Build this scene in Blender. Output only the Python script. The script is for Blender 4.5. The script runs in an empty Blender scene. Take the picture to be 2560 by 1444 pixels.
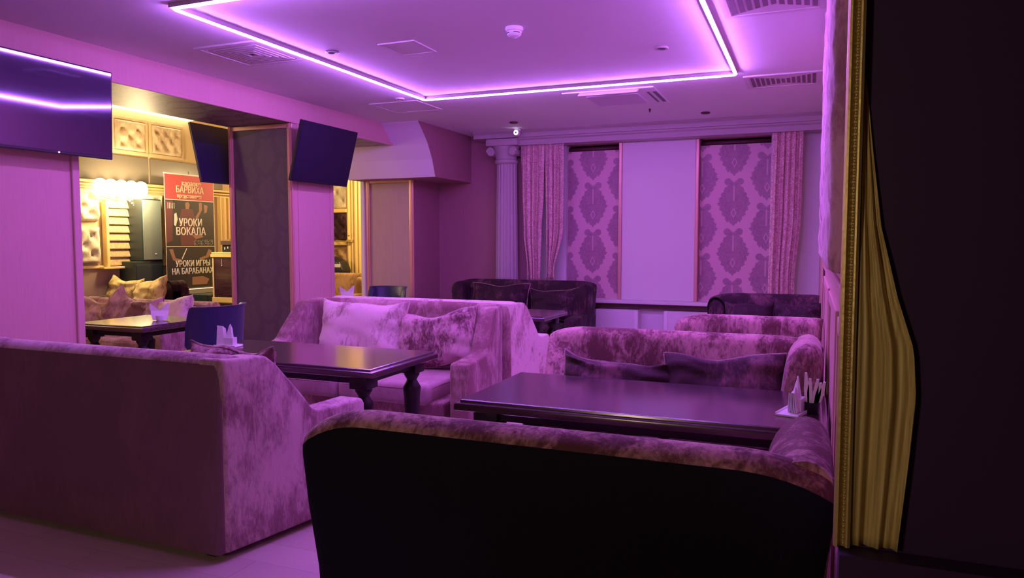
import bpy, bmesh, math, random
from mathutils import Vector, Matrix, noise
PI = math.pi
scene = bpy.context.scene
COL = scene.collection

# ------------------------------------------------------------------ camera, world, lights, exposure
cam_d = bpy.data.cameras.new('camera')
cam_d.sensor_width = 36.0
cam_d.lens = 36.0 * 1839.5 / 2560.0
cam_d.clip_start = 0.02
cam = bpy.data.objects.new('camera', cam_d)
COL.objects.link(cam)
cam.location = (0, 0, 1.5)
cam.rotation_euler = (math.radians(90 - 3.79), 0, math.radians(22.1))
scene.camera = cam
scene.view_settings.view_transform = 'Standard'
scene.view_settings.look = 'None'
scene.view_settings.exposure = 0.0
scene.view_settings.gamma = 1.0
scene.view_settings.use_curve_mapping = False
world = bpy.data.worlds.new('night'); scene.world = world
world.use_nodes = True
world.node_tree.nodes['Background'].inputs[0].default_value = (0.05, 0.03, 0.12, 1)
world.node_tree.nodes['Background'].inputs[1].default_value = 0.05

LED_COL = (0.51, 0.165, 1.0)
LED_POWER = 190.0
WARM = (1.0, 0.76, 0.40)
HALL_GLOW = 14.0

def light(name, kind, loc, energy, color, size=0.1, rot=(0, 0, 0), size_y=None):
    d = bpy.data.lights.new(name, kind); d.energy = energy; d.color = color
    if kind == 'AREA':
        d.size = size
        if size_y: d.shape = 'RECTANGLE'; d.size_y = size_y
    else:
        d.shadow_soft_size = size
    o = bpy.data.objects.new(name, d); COL.objects.link(o); o.location = loc; o.rotation_euler = rot
    return o
# the wall lamp of the hall behind the left wall, the hall's other lamps, the foyer lamp behind the viewer
light('hall_sconce_light', 'POINT', (-8.85, 7.79, 2.2), 105, WARM, 0.14)
light('hall_far_light', 'POINT', (-6.9, 11.3, 2.6), 150, WARM, 0.15)
light('hall_near_light', 'POINT', (-8.6, 4.0, 2.9), 50, WARM, 0.15)
light('foyer_light', 'POINT', (-1.7, -1.4, 1.75), 54, (1.0, 0.75, 0.45), 0.15)

# ------------------------------------------------------------------ object helpers
def link(o, parent=None):
    COL.objects.link(o)
    if parent: o.parent = parent
    return o
def tag(o, label, cat, group=None):
    o['label'] = label; o['category'] = cat
    if group: o['group'] = group
    return o
def thing(name, label, cat, loc=(0, 0, 0), rz=0.0, group=None, rot=None):
    o = bpy.data.objects.new(name, None); o.empty_display_size = 0.1
    link(o); o.location = loc; o.rotation_euler = rot if rot else (0, 0, rz)
    return tag(o, label, cat, group)
def obj(name, bm, mat, parent=None, smooth=False, loc=None, rot=None, angle=None):
    bmesh.ops.recalc_face_normals(bm, faces=bm.faces)
    me = bpy.data.meshes.new(name); bm.to_mesh(me); bm.free()
    me.materials.append(mat)
    if smooth:
        me.polygons.foreach_set('use_smooth', [True] * len(me.polygons))
        if angle: me.set_sharp_from_angle(angle=math.radians(angle))
    o = bpy.data.objects.new(name, me); link(o, parent)
    if loc: o.location = loc
    if rot: o.rotation_euler = rot
    return o
def struct(name, bm, mat, smooth=False, **k):
    o = obj(name, bm, mat, None, smooth, **k); o['kind'] = 'structure'; return o
def copy_tree(o, parent=None):
    c = o.copy(); COL.objects.link(c)
    if parent:
        c.parent = parent; c.matrix_parent_inverse = o.matrix_parent_inverse.copy()
    for ch in list(o.children): copy_tree(ch, c)
    return c

def B(): return bmesh.new()
def box(bm, x0, x1, y0, y1, z0, z1, bev=0.0, seg=2):
    vs = [bm.verts.new((x, y, z)) for x in (x0, x1) for y in (y0, y1) for z in (z0, z1)]
    q = [(0, 1, 3, 2), (4, 6, 7, 5), (0, 4, 5, 1), (2, 3, 7, 6), (0, 2, 6, 4), (1, 5, 7, 3)]
    fs = [bm.faces.new([vs[i] for i in f]) for f in q]
    if bev > 0:
        es = {e for f in fs for e in f.edges}
        bmesh.ops.bevel(bm, geom=list(es), offset=bev, segments=seg, affect='EDGES', profile=0.5)
    return bm
def prism(bm, poly, axis, a, b, bev=0.0, seg=2):
    def P(u, v, w):
        return {'x': (w, u, v), 'y': (u, w, v), 'z': (u, v, w)}[axis]
    v0 = [bm.verts.new(P(u, v, a)) for u, v in poly]
    v1 = [bm.verts.new(P(u, v, b)) for u, v in poly]
    n = len(poly); fs = [bm.faces.new(v0[::-1]), bm.faces.new(v1)]
    for i in range(n):
        fs.append(bm.faces.new((v0[i], v0[(i + 1) % n], v1[(i + 1) % n], v1[i])))
    if bev > 0:
        bmesh.ops.recalc_face_normals(bm, faces=fs)
        es = {e for f in fs for e in f.edges}
        bmesh.ops.bevel(bm, geom=list(es), offset=bev, segments=seg, affect='EDGES', profile=0.5, clamp_overlap=True)
    return bm
def loft(bm, rings, cap=True, closed=True):
    R = [[bm.verts.new(p) for p in r] for r in rings]
    n = len(R[0])
    for a, b in zip(R, R[1:]):
        for i in range(n if closed else n - 1):
            j = (i + 1) % n
            bm.faces.new((a[i], a[j], b[j], b[i]))
    if cap and closed:
        bm.faces.new(R[0][::-1]); bm.faces.new(R[-1])
    return R
def lathe(bm, prof, c=(0, 0, 0), seg=24, axis='z'):
    rings = []
    for r, h in prof:
        ring = []
        for k in range(seg):
            a = 2 * PI * k / seg
            u, v = max(r, 1e-4) * math.cos(a), max(r, 1e-4) * math.sin(a)
            p = {'z': (u, v, h), 'x': (h, u, v), 'y': (u, h, v)}[axis]
            ring.append((c[0] + p[0], c[1] + p[1], c[2] + p[2]))
        rings.append(ring)
    loft(bm, rings)
    return bm
def tube(bm, pts, r, seg=8, closed=False):
    pts = [Vector(p) for p in pts]; n = len(pts); rings = []
    up = Vector((0, 0, 1))
    for i, p in enumerate(pts):
        if closed: t = pts[(i + 1) % n] - pts[i - 1]
        else: t = pts[min(i + 1, n - 1)] - pts[max(i - 1, 0)]
        t.normalize()
        a = t.cross(up)
        if a.length < 0.05: a = t.cross(Vector((1, 0, 0)))
        a.normalize(); b = t.cross(a)
        rings.append([p + r * (math.cos(2 * PI * k / seg) * a + math.sin(2 * PI * k / seg) * b) for k in range(seg)])
    if closed:
        R = [[bm.verts.new(p) for p in q] for q in rings]
        for i in range(n):
            A, C = R[i], R[(i + 1) % n]
            for k in range(seg):
                bm.faces.new((A[k], A[(k + 1) % seg], C[(k + 1) % seg], C[k]))
    else:
        loft(bm, rings)
    return bm
def disc(bm, c, r, seg=24, flip=False):
    vs = [bm.verts.new((c[0] + r * math.cos(2 * PI * k / seg), c[1] + r * math.sin(2 * PI * k / seg), c[2])) for k in range(seg)]
    bm.faces.new(vs[::-1] if flip else vs)

# ------------------------------------------------------------------ materials
def new_mat(name):
    m = bpy.data.materials.new(name); m.use_nodes = True
    nt = m.node_tree
    return m, nt, nt.nodes['Principled BSDF']
def pmat(name, col, rough=0.5, metal=0.0, spec=0.5, coat=0.0, sheen=0.0, bump=None, emit=None, strength=0.0):
    m, nt, p = new_mat(name)
    p.inputs['Base Color'].default_value = (*col, 1)
    p.inputs['Roughness'].default_value = rough
    p.inputs['Metallic'].default_value = metal
    p.inputs['Specular IOR Level'].default_value = spec
    p.inputs['Coat Weight'].default_value = coat
    p.inputs['Sheen Weight'].default_value = sheen
    if emit:
        p.inputs['Emission Color'].default_value = (*emit, 1)
        p.inputs['Emission Strength'].default_value = strength
    if bump:
        sc, st, dist = bump
        tc = nt.nodes.new('ShaderNodeTexCoord'); n = nt.nodes.new('ShaderNodeTexNoise')
        n.inputs['Scale'].default_value = sc; n.inputs['Detail'].default_value = 4
        b = nt.nodes.new('ShaderNodeBump'); b.inputs['Strength'].default_value = st; b.inputs['Distance'].default_value = dist
        nt.links.new(tc.outputs['Object'], n.inputs['Vector'])
        nt.links.new(n.outputs['Fac'], b.inputs['Height'])
        nt.links.new(b.outputs['Normal'], p.inputs['Normal'])
    return m
class G:
    """small node builder"""
    def __init__(s, nt): s.nt = nt
    def set(s, sock, v):
        if hasattr(v, 'is_output'): s.nt.links.new(v, sock)
        else: sock.default_value = v
    def m(s, op, a, b=0.0, clamp=False):
        n = s.nt.nodes.new('ShaderNodeMath'); n.operation = op; n.use_clamp = clamp
        s.set(n.inputs[0], a); s.set(n.inputs[1], b)
        return n.outputs[0]
    def noise(s, vec, scale, detail=4, rough=0.5, dist=0.0):
        n = s.nt.nodes.new('ShaderNodeTexNoise'); s.set(n.inputs['Vector'], vec)
        n.inputs['Scale'].default_value = scale; n.inputs['Detail'].default_value = detail
        n.inputs['Roughness'].default_value = rough; n.inputs['Distortion'].default_value = dist
        return n.outputs['Fac']
    def mapping(s, vec, scale=(1, 1, 1), loc=(0, 0, 0), rot=(0, 0, 0)):
        n = s.nt.nodes.new('ShaderNodeMapping'); s.set(n.inputs['Vector'], vec)
        n.inputs['Scale'].default_value = scale; n.inputs['Location'].default_value = loc; n.inputs['Rotation'].default_value = rot
        return n.outputs[0]
    def coord(s, k='Object'):
        return s.nt.nodes.new('ShaderNodeTexCoord').outputs[k]
    def sep(s, v):
        n = s.nt.nodes.new('ShaderNodeSeparateXYZ'); s.set(n.inputs[0], v); return n.outputs
    def ss(s, x, a, b, lo=0.0, hi=1.0):
        n = s.nt.nodes.new('ShaderNodeMapRange'); n.interpolation_type = 'SMOOTHSTEP'
        s.set(n.inputs[0], x); n.inputs[1].default_value = a; n.inputs[2].default_value = b
        n.inputs[3].default_value = lo; n.inputs[4].default_value = hi
        return n.outputs[0]
    def mix(s, f, a, b):
        n = s.nt.nodes.new('ShaderNodeMix'); n.data_type = 'RGBA'
        s.set(n.inputs[0], f)
        s.set(n.inputs[6], (*a, 1) if isinstance(a, tuple) else a); s.set(n.inputs[7], (*b, 1) if isinstance(b, tuple) else b)
        return n.outputs[2]
    def bump(s, h, strength, dist, p):
        n = s.nt.nodes.new('ShaderNodeBump'); s.set(n.inputs['Height'], h)
        n.inputs['Strength'].default_value = strength; n.inputs['Distance'].default_value = dist
        s.nt.links.new(n.outputs[0], p.inputs['Normal'])
    def objrand(s, vec, k=37.0):
        oi = s.nt.nodes.new('ShaderNodeObjectInfo')
        n = s.nt.nodes.new('ShaderNodeVectorMath'); n.operation = 'ADD'
        s.set(n.inputs[0], vec)
        c = s.nt.nodes.new('ShaderNodeCombineXYZ')
        r = s.m('MULTIPLY', oi.outputs['Random'], k)
        for i in range(3): s.set(c.inputs[i], r)
        s.set(n.inputs[1], c.outputs[0])
        return n.outputs[0]

def velvet(name, dark, light_, lo=0.42, hi=0.62, sheen=0.5, stint=(1, 1, 1), fine=0.5):
    """crushed velvet: brushed nap patches that read light or dark"""
    m, nt, p = new_mat(name); g = G(nt)
    v = g.objrand(g.coord())
    big = g.noise(g.mapping(v, (1, 1, 0.75)), 3.2, 3, 0.55, 0.7)
    mid = g.noise(g.mapping(v, (1.6, 1.6, 0.6)), 11, 5, 0.7, 0.9)
    small = g.noise(g.mapping(v, (2, 2, 0.7)), 42, 3, 0.6, 0.4)
    s = g.m('ADD', g.m('MULTIPLY', big, 0.60), g.m('MULTIPLY', mid, 0.40 * (0.6 + fine * 0.8)))
    s = g.m('ADD', s, g.m('MULTIPLY', g.m('SUBTRACT', small, 0.5), 0.22))
    f = g.ss(s, lo, hi)
    nt.links.new(g.mix(f, dark, light_), p.inputs['Base Color'])
    p.inputs['Roughness'].default_value = 0.75
    p.inputs['Specular IOR Level'].default_value = 0.25
    nt.links.new(g.m('ADD', g.m('MULTIPLY', f, sheen * 0.8), sheen * 0.2), p.inputs['Sheen Weight'])
    p.inputs['Sheen Roughness'].default_value = 0.35
    p.inputs['Sheen Tint'].default_value = (*stint, 1)
    g.bump(g.m('ADD', mid, g.m('MULTIPLY', small, 0.3)), 0.35, 0.012, p)
    return m

def medallion(g, u, v, du, dv, pu, pv):
    """mask of one half-drop lattice of scalloped damask medallions"""
    def cell(x, off, per):
        t = g.m('ADD', g.m('DIVIDE', x, per), off)
        return g.m('MULTIPLY', g.m('SUBTRACT', g.m('SUBTRACT', t, g.m('FLOOR', t)), 0.5), per)
    a = cell(u, du, pu); b = cell(v, dv, pv)
    ab = g.m('ABSOLUTE', a)
    w = g.m('SUBTRACT', 0.203, g.m('MULTIPLY', g.m('MAXIMUM', b, 0.0), 0.36))
    w = g.m('ADD', w, g.m('MULTIPLY', g.m('MINIMUM', b, 0.0), 0.30))
    x = g.m('DIVIDE', a, w); y = g.m('DIVIDE', b, 0.285)
    e = g.m('ADD', g.m('POWER', g.m('ABSOLUTE', x), 2.2), g.m('POWER', g.m('ABSOLUTE', y), 2.6))
    ang = g.m('ARCTAN2', b, a)
    e = g.m('ADD', e, g.m('MULTIPLY', g.m('SINE', g.m('MULTIPLY', ang, 17.0)), 0.11))
    e = g.m('ADD', e, g.m('MULTIPLY', g.m('SINE', g.m('MULTIPLY', ang, 41.0)), 0.07))
    body = g.ss(e, 0.86, 1.02, 1.0, 0.0)
    # two scrolls on the crown
    cx = g.m('SUBTRACT', ab, 0.075); cy = g.m('SUBTRACT', b, 0.268)
    rr = g.m('SQRT', g.m('ADD', g.m('MULTIPLY', cx, cx), g.m('MULTIPLY', cy, cy)))
    scr = g.ss(rr, 0.040, 0.050, 1.0, 0.0)
    body = g.m('MAXIMUM', body, scr)
    # pale stem, small diamond and veins inside
    stem = g.m('MULTIPLY', g.ss(ab, 0.006, 0.014, 1.0, 0.0), g.ss(g.m('ABSOLUTE', g.m('SUBTRACT', b, 0.12)), 0.09, 0.11, 1.0, 0.0))
    dia = g.m('ADD', g.m('MULTIPLY', ab, 1.8), g.m('ABSOLUTE', g.m('ADD', b, 0.13)))
    dia = g.ss(g.m('ABSOLUTE', g.m('SUBTRACT', dia, 0.055)), 0.008, 0.016, 1.0, 0.0)
    vein = g.m('SINE', g.m('ADD', g.m('MULTIPLY', e, 16.0), g.m('MULTIPLY', g.m('SINE', g.m('MULTIPLY', ang, 9.0)), 2.5)))
    vein = g.ss(vein, 0.72, 1.0)
    cut = g.m('MAXIMUM', g.m('MULTIPLY', g.m('MAXIMUM', stem, dia), 0.75), g.m('MULTIPLY', vein, 0.34))
    return g.m('MULTIPLY', body, g.m('SUBTRACT', 1.0, cut))
def damask(name, ground, motif, axes=('X', 'Z'), pu=0.80, pv=0.64, off=(0.5, 0.5), rough=0.6, spec=0.4, scale=1.0):
    m, nt, p = new_mat(name); g = G(nt)
    s = g.sep(g.coord())
    u, v = s[axes[0]], s[axes[1]]
    if scale != 1.0: u, v = g.m('MULTIPLY', u, scale), g.m('MULTIPLY', v, scale)
    A = medallion(g, u, v, off[0], off[1], pu, pv)
    C = medallion(g, u, v, off[0] + 0.5, off[1] + 0.5, pu, pv)
    f = g.m('MAXIMUM', A, C)
    n = g.noise(g.coord(), 9, 4, 0.6)
    f = g.m('MULTIPLY', f, g.ss(n, 0.2, 0.75, 0.75, 1.0))
    nt.links.new(g.mix(f, ground, motif), p.inputs['Base Color'])
    p.inputs['Roughness'].default_value = rough; p.inputs['Specular IOR Level'].default_value = spec
    return m
def wallpaper(name, col, amt=0.07, scale=(60, 60, 4), rough=0.65):
    m, nt, p = new_mat(name); g = G(nt)
    n = g.noise(g.mapping(g.coord(), scale), 1.0, 3, 0.6)
    d = tuple(c * (1 - amt) for c in col); l = tuple(min(1, c * (1 + amt)) for c in col)
    nt.links.new(g.mix(n, d, l), p.inputs['Base Color'])
    p.inputs['Roughness'].default_value = rough; p.inputs['Specular IOR Level'].default_value = 0.3
    g.bump(n, 0.15, 0.004, p)
    return m
def wood(name, a, b, rough, coat=0.0, scale=(3, 30, 30), spec=0.5):
    m, nt, p = new_mat(name); g = G(nt)
    n = g.noise(g.mapping(g.objrand(g.coord()), scale), 1.0, 5, 0.6, 0.6)
    nt.links.new(g.mix(g.ss(n, 0.3, 0.7), a, b), p.inputs['Base Color'])
    p.inputs['Roughness'].default_value = rough; p.inputs['Coat Weight'].default_value = coat
    p.inputs['Coat Roughness'].default_value = 0.16; p.inputs['Specular IOR Level'].default_value = spec
    g.bump(n, 0.06, 0.003, p)
    return m
def planks(name):
    m, nt, p = new_mat(name); g = G(nt)
    s = g.sep(g.coord())
    t = g.m('DIVIDE', s['Y'], 0.19); row = g.m('FLOOR', t); fr = g.m('SUBTRACT', t, row)
    u = g.m('ADD', g.m('DIVIDE', s['X'], 1.25), g.m('MULTIPLY', row, 0.377)); cu = g.m('FLOOR', u); fu = g.m('SUBTRACT', u, cu)
    h = g.m('FRACT', g.m('MULTIPLY', g.m('SINE', g.m('ADD', g.m('MULTIPLY', row, 12.99), g.m('MULTIPLY', cu, 78.2))), 437.5))
    n = g.noise(g.mapping(g.coord(), (4, 40, 1)), 1.0, 5, 0.6, 0.8)
    k = g.m('ADD', g.m('MULTIPLY', h, 0.5), g.m('MULTIPLY', n, 0.5))
    c = g.mix(k, (0.60, 0.47, 0.44), (0.80, 0.68, 0.64))
    gap = g.m('MAXIMUM', g.ss(g.m('ABSOLUTE', g.m('SUBTRACT', fr, 0.5)), 0.488, 0.497), g.ss(g.m('ABSOLUTE', g.m('SUBTRACT', fu, 0.5)), 0.497, 0.4995))
    c = g.mix(g.m('MULTIPLY', gap, 0.35), c, (0.20, 0.14, 0.13))
    nt.links.new(c, p.inputs['Base Color'])
    p.inputs['Roughness'].default_value = 0.38
    return m

M = {}
M['ceiling'] = pmat('ceiling_paint', (0.84, 0.84, 0.86), 0.75, bump=(90, 0.05, 0.003))
M['wall_pink'] = wallpaper('rose_wallpaper', (0.64, 0.38, 0.37))
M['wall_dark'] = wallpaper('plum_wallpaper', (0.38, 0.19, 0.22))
M['white'] = pmat('white_paint', (0.74, 0.70, 0.72), 0.6, bump=(120, 0.04, 0.002))
M['cornice'] = pmat('cornice_paint', (0.50, 0.42, 0.45), 0.55)
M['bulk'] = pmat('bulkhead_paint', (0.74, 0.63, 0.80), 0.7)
M['damask'] = damask('damask_blind', (0.70, 0.44, 0.50), (0.33, 0.175, 0.25), rough=0.45)
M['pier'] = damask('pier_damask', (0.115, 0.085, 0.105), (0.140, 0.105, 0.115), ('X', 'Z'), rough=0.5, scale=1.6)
M['soffit'] = damask('soffit_damask', (0.20, 0.17, 0.14), (0.33, 0.29, 0.22), ('Y', 'X'), rough=0.45, scale=1.6)
M['pier_plain'] = wallpaper('taupe_wallpaper', (0.46, 0.34, 0.30), 0.1)
M['rose_trim'] = pmat('rose_gold_trim', (0.70, 0.38, 0.34), 0.35, 0.35)
M['gold'] = pmat('old_gold', (0.62, 0.48, 0.22), 0.42, 0.45, bump=(60, 0.25, 0.004))
M['gold_paint'] = pmat('gold_paint', (0.80, 0.60, 0.24), 0.5, 0.1)
M['slot'] = pmat('vent_slot_shadow_grey', (0.22, 0.15, 0.19), 0.7)
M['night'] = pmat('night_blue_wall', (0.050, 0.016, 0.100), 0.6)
M['dark_trim'] = pmat('maroon_trim', (0.10, 0.03, 0.04), 0.5)
M['mauve'] = velvet('mauve_velvet', (0.25, 0.115, 0.13), (0.56, 0.34, 0.36), 0.40, 0.64, 0.5)
M['mauve_seat'] = velvet('mauve_seat_cloth', (0.40, 0.24, 0.27), (0.54, 0.34, 0.38), 0.35, 0.7, 0.3)
M['brown_dark'] = velvet('umber_velvet', (0.045, 0.016, 0.026), (0.20, 0.09, 0.115), 0.44, 0.66, 0.3)
M['mauve_pale'] = velvet('pale_mauve_velvet', (0.40, 0.23, 0.25), (0.82, 0.62, 0.64), 0.36, 0.52, 0.5)
M['mauve_pillow'] = velvet('mauve_pillow_velvet', (0.16, 0.06, 0.08), (0.64, 0.40, 0.44), 0.42, 0.58, 0.5)
M['brown'] = velvet('brown_velvet', (0.15, 0.052, 0.066), (0.66, 0.36, 0.40), 0.42, 0.62, 0.5)
M['brown_back'] = velvet('shaded_chocolate_velvet', (0.004, 0.002, 0.016), (0.009, 0.004, 0.020), 0.5, 0.75, 0.03)  # same velvet, with the darkness of the unlit back put into its colour
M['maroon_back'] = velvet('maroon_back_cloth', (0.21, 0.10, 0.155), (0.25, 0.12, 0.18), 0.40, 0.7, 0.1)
M['plum_dark'] = velvet('dark_plum_velvet', (0.030, 0.010, 0.020), (0.17, 0.075, 0.10), 0.48, 0.68, 0.3)
M['gold_velvet'] = velvet('gold_velvet', (0.30, 0.20, 0.07), (0.74, 0.58, 0.26), 0.36, 0.58, 0.4)
M['tan_velvet'] = velvet('tan_velvet', (0.24, 0.13, 0.06), (0.46, 0.28, 0.15), 0.4, 0.6, 0.3)
M['pad'] = velvet('padded_velvet', (0.42, 0.24, 0.28), (0.74, 0.52, 0.56), 0.36, 0.55, 0.5)
M['tuft_beige'] = velvet('beige_leatherette', (0.42, 0.32, 0.22), (0.60, 0.47, 0.33), 0.4, 0.6, 0.1)
M['tuft_cream'] = velvet('cream_satin', (0.46, 0.40, 0.28), (0.78, 0.70, 0.52), 0.38, 0.6, 0.2)
M['table'] = wood('ebony_wood', (0.040, 0.016, 0.028), (0.075, 0.030, 0.048), 0.24, 1.0)
M['table_leg'] = wood('black_wood', (0.012, 0.005, 0.010), (0.022, 0.009, 0.016), 0.45, 0.0, spec=0.3)
M['blind_slat'] = wood('slat_wood', (0.40, 0.28, 0.14), (0.58, 0.42, 0.22), 0.5)
M['black'] = pmat('black_plastic', (0.010, 0.009, 0.020), 0.35)
M['screen'] = pmat('glossy_screen', (0.012, 0.008, 0.040), 0.05, spec=1.0)
M['screen'].node_tree.nodes['Principled BSDF'].inputs['IOR'].default_value = 1.9
M['screen'].node_tree.nodes['Principled BSDF'].inputs['Specular Tint'].default_value = (0.75, 0.70, 1.0, 1)
M['matt_screen'] = pmat('matt_dark_panel', (0.012, 0.008, 0.030), 0.4, spec=0.4)
M['tinted_case'] = pmat('violet_tinted_black_casing', (0.020, 0.016, 0.075), 0.45)  # black plastic with the violet room light put into its colour
M['plastic'] = pmat('white_plastic', (0.86, 0.84, 0.86), 0.35)
M['paper'] = pmat('napkin_paper', (0.92, 0.90, 0.93), 0.8, bump=(200, 0.1, 0.001))
M['blue'] = pmat('navy_leather', (0.016, 0.020, 0.085), 0.45, sheen=0.15, bump=(40, 0.1, 0.003))
M['floor'] = planks('plank_floor')
M['carpet'] = pmat('hall_floor', (0.12, 0.07, 0.05), 0.7, bump=(60, 0.2, 0.004))
M['hall_wall'] = wallpaper('ochre_wallpaper', (0.55, 0.42, 0.24), 0.08)
M['hall_low'] = wallpaper('taupe_dado', (0.34, 0.23, 0.18), 0.08)
M['smoked'] = pmat('smoked_glass_panel', (0.13, 0.11, 0.09), 0.25)
M['speaker'] = pmat('grey_speaker_cloth', (0.16, 0.19, 0.17), 0.55, bump=(300, 0.3, 0.002))
M['teal'] = pmat('teal_black', (0.022, 0.035, 0.040), 0.45)
M['metal'] = pmat('grey_metal', (0.45, 0.45, 0.48), 0.35, 0.9)
M['led'] = pmat('violet_light', (0.5, 0.4, 0.6), 0.5, emit=LED_COL, strength=LED_POWER)
M['glow'] = pmat('warm_lamp_glass', (0.9, 0.8, 0.6), 0.5, emit=(1.0, 0.80, 0.42), strength=HALL_GLOW)
M['cove'] = pmat('warm_cove_light', (0.9, 0.8, 0.6), 0.5, emit=(1.0, 0.86, 0.58), strength=6.0)
M['ring'] = pmat('white_ring_light', (0.9, 0.9, 1), 0.5, emit=(0.85, 0.88, 1.0), strength=5.0)
M['dot'] = pmat('pilot_light', (0.9, 0.2, 0.2), 0.5, emit=(1.0, 0.35, 0.4), strength=3.0)
M['red'] = pmat('banner_red', (0.62, 0.055, 0.075), 0.5)
M['ink'] = pmat('banner_black', (0.030, 0.022, 0.026), 0.5)
M['skin'] = pmat('banner_skin_tone', (0.38, 0.20, 0.13), 0.5)
M['wine'] = pmat('banner_wine', (0.15, 0.035, 0.05), 0.5)
M['letter'] = pmat('banner_letter', (0.85, 0.82, 0.75), 0.5)
M['letter_gold'] = pmat('banner_gold_letter', (0.85, 0.66, 0.46), 0.5)

# brocade for the curtains
def brocade():
    m, nt, p = new_mat('rose_brocade'); g = G(nt)
    v = g.coord()
    n = g.noise(v, 15, 2, 0.5, 2.4)
    sw = g.m('SINE', g.m('MULTIPLY', n, 26.0))
    f = g.ss(sw, -0.2, 0.6)
    nt.links.new(g.mix(f, (0.55, 0.29, 0.32), (0.88, 0.62, 0.58)), p.inputs['Base Color'])
    p.inputs['Roughness'].default_value = 0.45; p.inputs['Sheen Weight'].default_value = 0.2
    return m
M['brocade'] = brocade()
def gold_cloth():
    m, nt, p = new_mat('gold_drape_cloth'); g = G(nt)
    n = g.noise(g.mapping(g.coord(), (150, 150, 2.5)), 1.0, 4, 0.6)
    nt.links.new(g.mix(g.ss(n, 0.3, 0.7), (0.50, 0.38, 0.15), (0.80, 0.64, 0.30)), p.inputs['Base Color'])
    p.inputs['Roughness'].default_value = 0.5; p.inputs['Metallic'].default_value = 0.1
    return m
M['gold_cloth'] = gold_cloth()

# ------------------------------------------------------------------ the room
XW, YB, ZC = -5.15, 9.8, 3.0            # left wall, back wall, ceiling
XR = 0.10                               # right wall
bm = B(); box(bm, -6.0, 3.0, -3.0, 10.2, -0.1, 0.0); struct('floor', bm, M['floor'])
bm = B(); box(bm, XW - 0.02, 3.0, -3.0, 10.2, ZC, ZC + 0.1); struct('ceiling', bm, M['ceiling'])
# left wall: near stretch, beam over the openings, two piers
bm = B(); box(bm, -6.0, XW, -3.0, 3.90, 0, 2.75); struct('wall_left', bm, M['wall_pink'])
bm = B(); box(bm, -6.0, XW, -3.0, 9.8, 2.76, ZC + 0.1); struct('wall_left_beam', bm, M['wall_pink'])
bm = B(); box(bm, -6.0, XW - 0.004, 3.95, 9.0, 2.745, 2.76); struct('wall_left_soffit', bm, M['soffit'])
bm = B(); box(bm, XW - 0.001, XW + 0.018, 3.90, 8.6, 2.742, 2.775, 0.004); struct('trim_1', bm, M['wall_pink'])
bm = B(); box(bm, -6.0, XW, 6.46, 7.16, 0, 2.75); struct('wall_left_pier', bm, M['wall_pink'])
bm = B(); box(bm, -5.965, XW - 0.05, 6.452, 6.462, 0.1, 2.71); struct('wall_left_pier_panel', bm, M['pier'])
bm = B(); box(bm, -6.0, XW, 9.05, 9.8, 0, 2.75); struct('wall_left_far_pier', bm, M['wall_dark'])
bm = B(); box(bm, -5.86, XW - 0.05, 9.04, 9.052, 0.1, 2.30); struct('wall_left_far_panel', bm, M['pier_plain'])
# trims of piers
bm = B(); box(bm, XW - 0.01, XW + 0.02, 3.90, 3.962, 0, 2.75, 0.008); box(bm, -6.0, XW, 3.90, 3.95, 0, 2.75); struct('trim_2', bm, M['wall_pink'])
def moulding_frame(name, x0, x1, y, z0, z1, w, mat):
    bm = B()
    for a, b in ((x0, x0 + w), (x1 - w, x1)):
        box(bm, a, b, y - 0.022, y, z0, z1, 0.006)
        box(bm, a + w * 0.3, b - w * 0.3, y - 0.03, y - 0.02, z0, z1, 0.003)
    box(bm, x0 + w, x1 - w, y - 0.02, y, z1 - w * 0.8, z1, 0.006)
    return struct(name, bm, mat)
moulding_frame('trim_3', -6.0, XW + 0.012, 6.455, 0.0, 2.742, 0.062, M['rose_trim'])
moulding_frame('trim_4', -5.93, XW + 0.004, 9.045, 0.0, 2.36, 0.07, M['rose_trim'])
bm = B(); box(bm, -6.0, -5.93, 9.0, 9.06, 0, 2.6, 0.012); struct('trim_5', bm, M['white'])
bm = B(); box(bm, XW, XW + 0.012, 7.10, 7.165, 0, 2.75, 0.004); box(bm, XW, XW + 0.010, 6.53, 6.56, 0, 2.75, 0.003); struct('trim_6', bm, M['wall_pink'])
# bulkhead: overhanging boxed duct in the far left corner
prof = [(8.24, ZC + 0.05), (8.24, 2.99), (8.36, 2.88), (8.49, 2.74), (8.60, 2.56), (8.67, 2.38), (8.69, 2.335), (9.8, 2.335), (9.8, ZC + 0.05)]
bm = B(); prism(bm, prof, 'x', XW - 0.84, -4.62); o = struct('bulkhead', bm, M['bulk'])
o.data.materials.append(M['wall_dark'])     # shade on the room-side cheek and underside is put into a darker colour
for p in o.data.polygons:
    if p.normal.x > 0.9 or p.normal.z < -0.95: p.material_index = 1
# back wall, with two window niches
bm = B()
for x0, x1, z0, z1 in ((-6.2, -3.30, 0, ZC), (-2.40, -1.36, 0.70, 2.80), (-3.30, 0.10, 2.80, ZC), (-3.30, 0.10, 0, 0.64)):
    box(bm, x0, x1, YB, YB + 0.3, z0, z1)
struct('wall_back', bm, M['wall_dark'])
bm = B(); box(bm, -3.75, -3.16, YB - 0.005, YB + 0.002, 0.64, 2.86); box(bm, -3.30, -3.16, YB - 0.004, YB + 0.3, 0.64, 2.82)
box(bm, -0.49, 0.098, YB - 0.002, YB + 0.30, 0.0, 2.86); struct('wall_back_reveal', bm, M['white'])
bm = B(); box(bm, -3.30, 0.10, YB + 0.29, YB + 0.33, 0.6, 2.9); struct('wall_back_niche', bm, M['dark_trim'])
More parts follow.
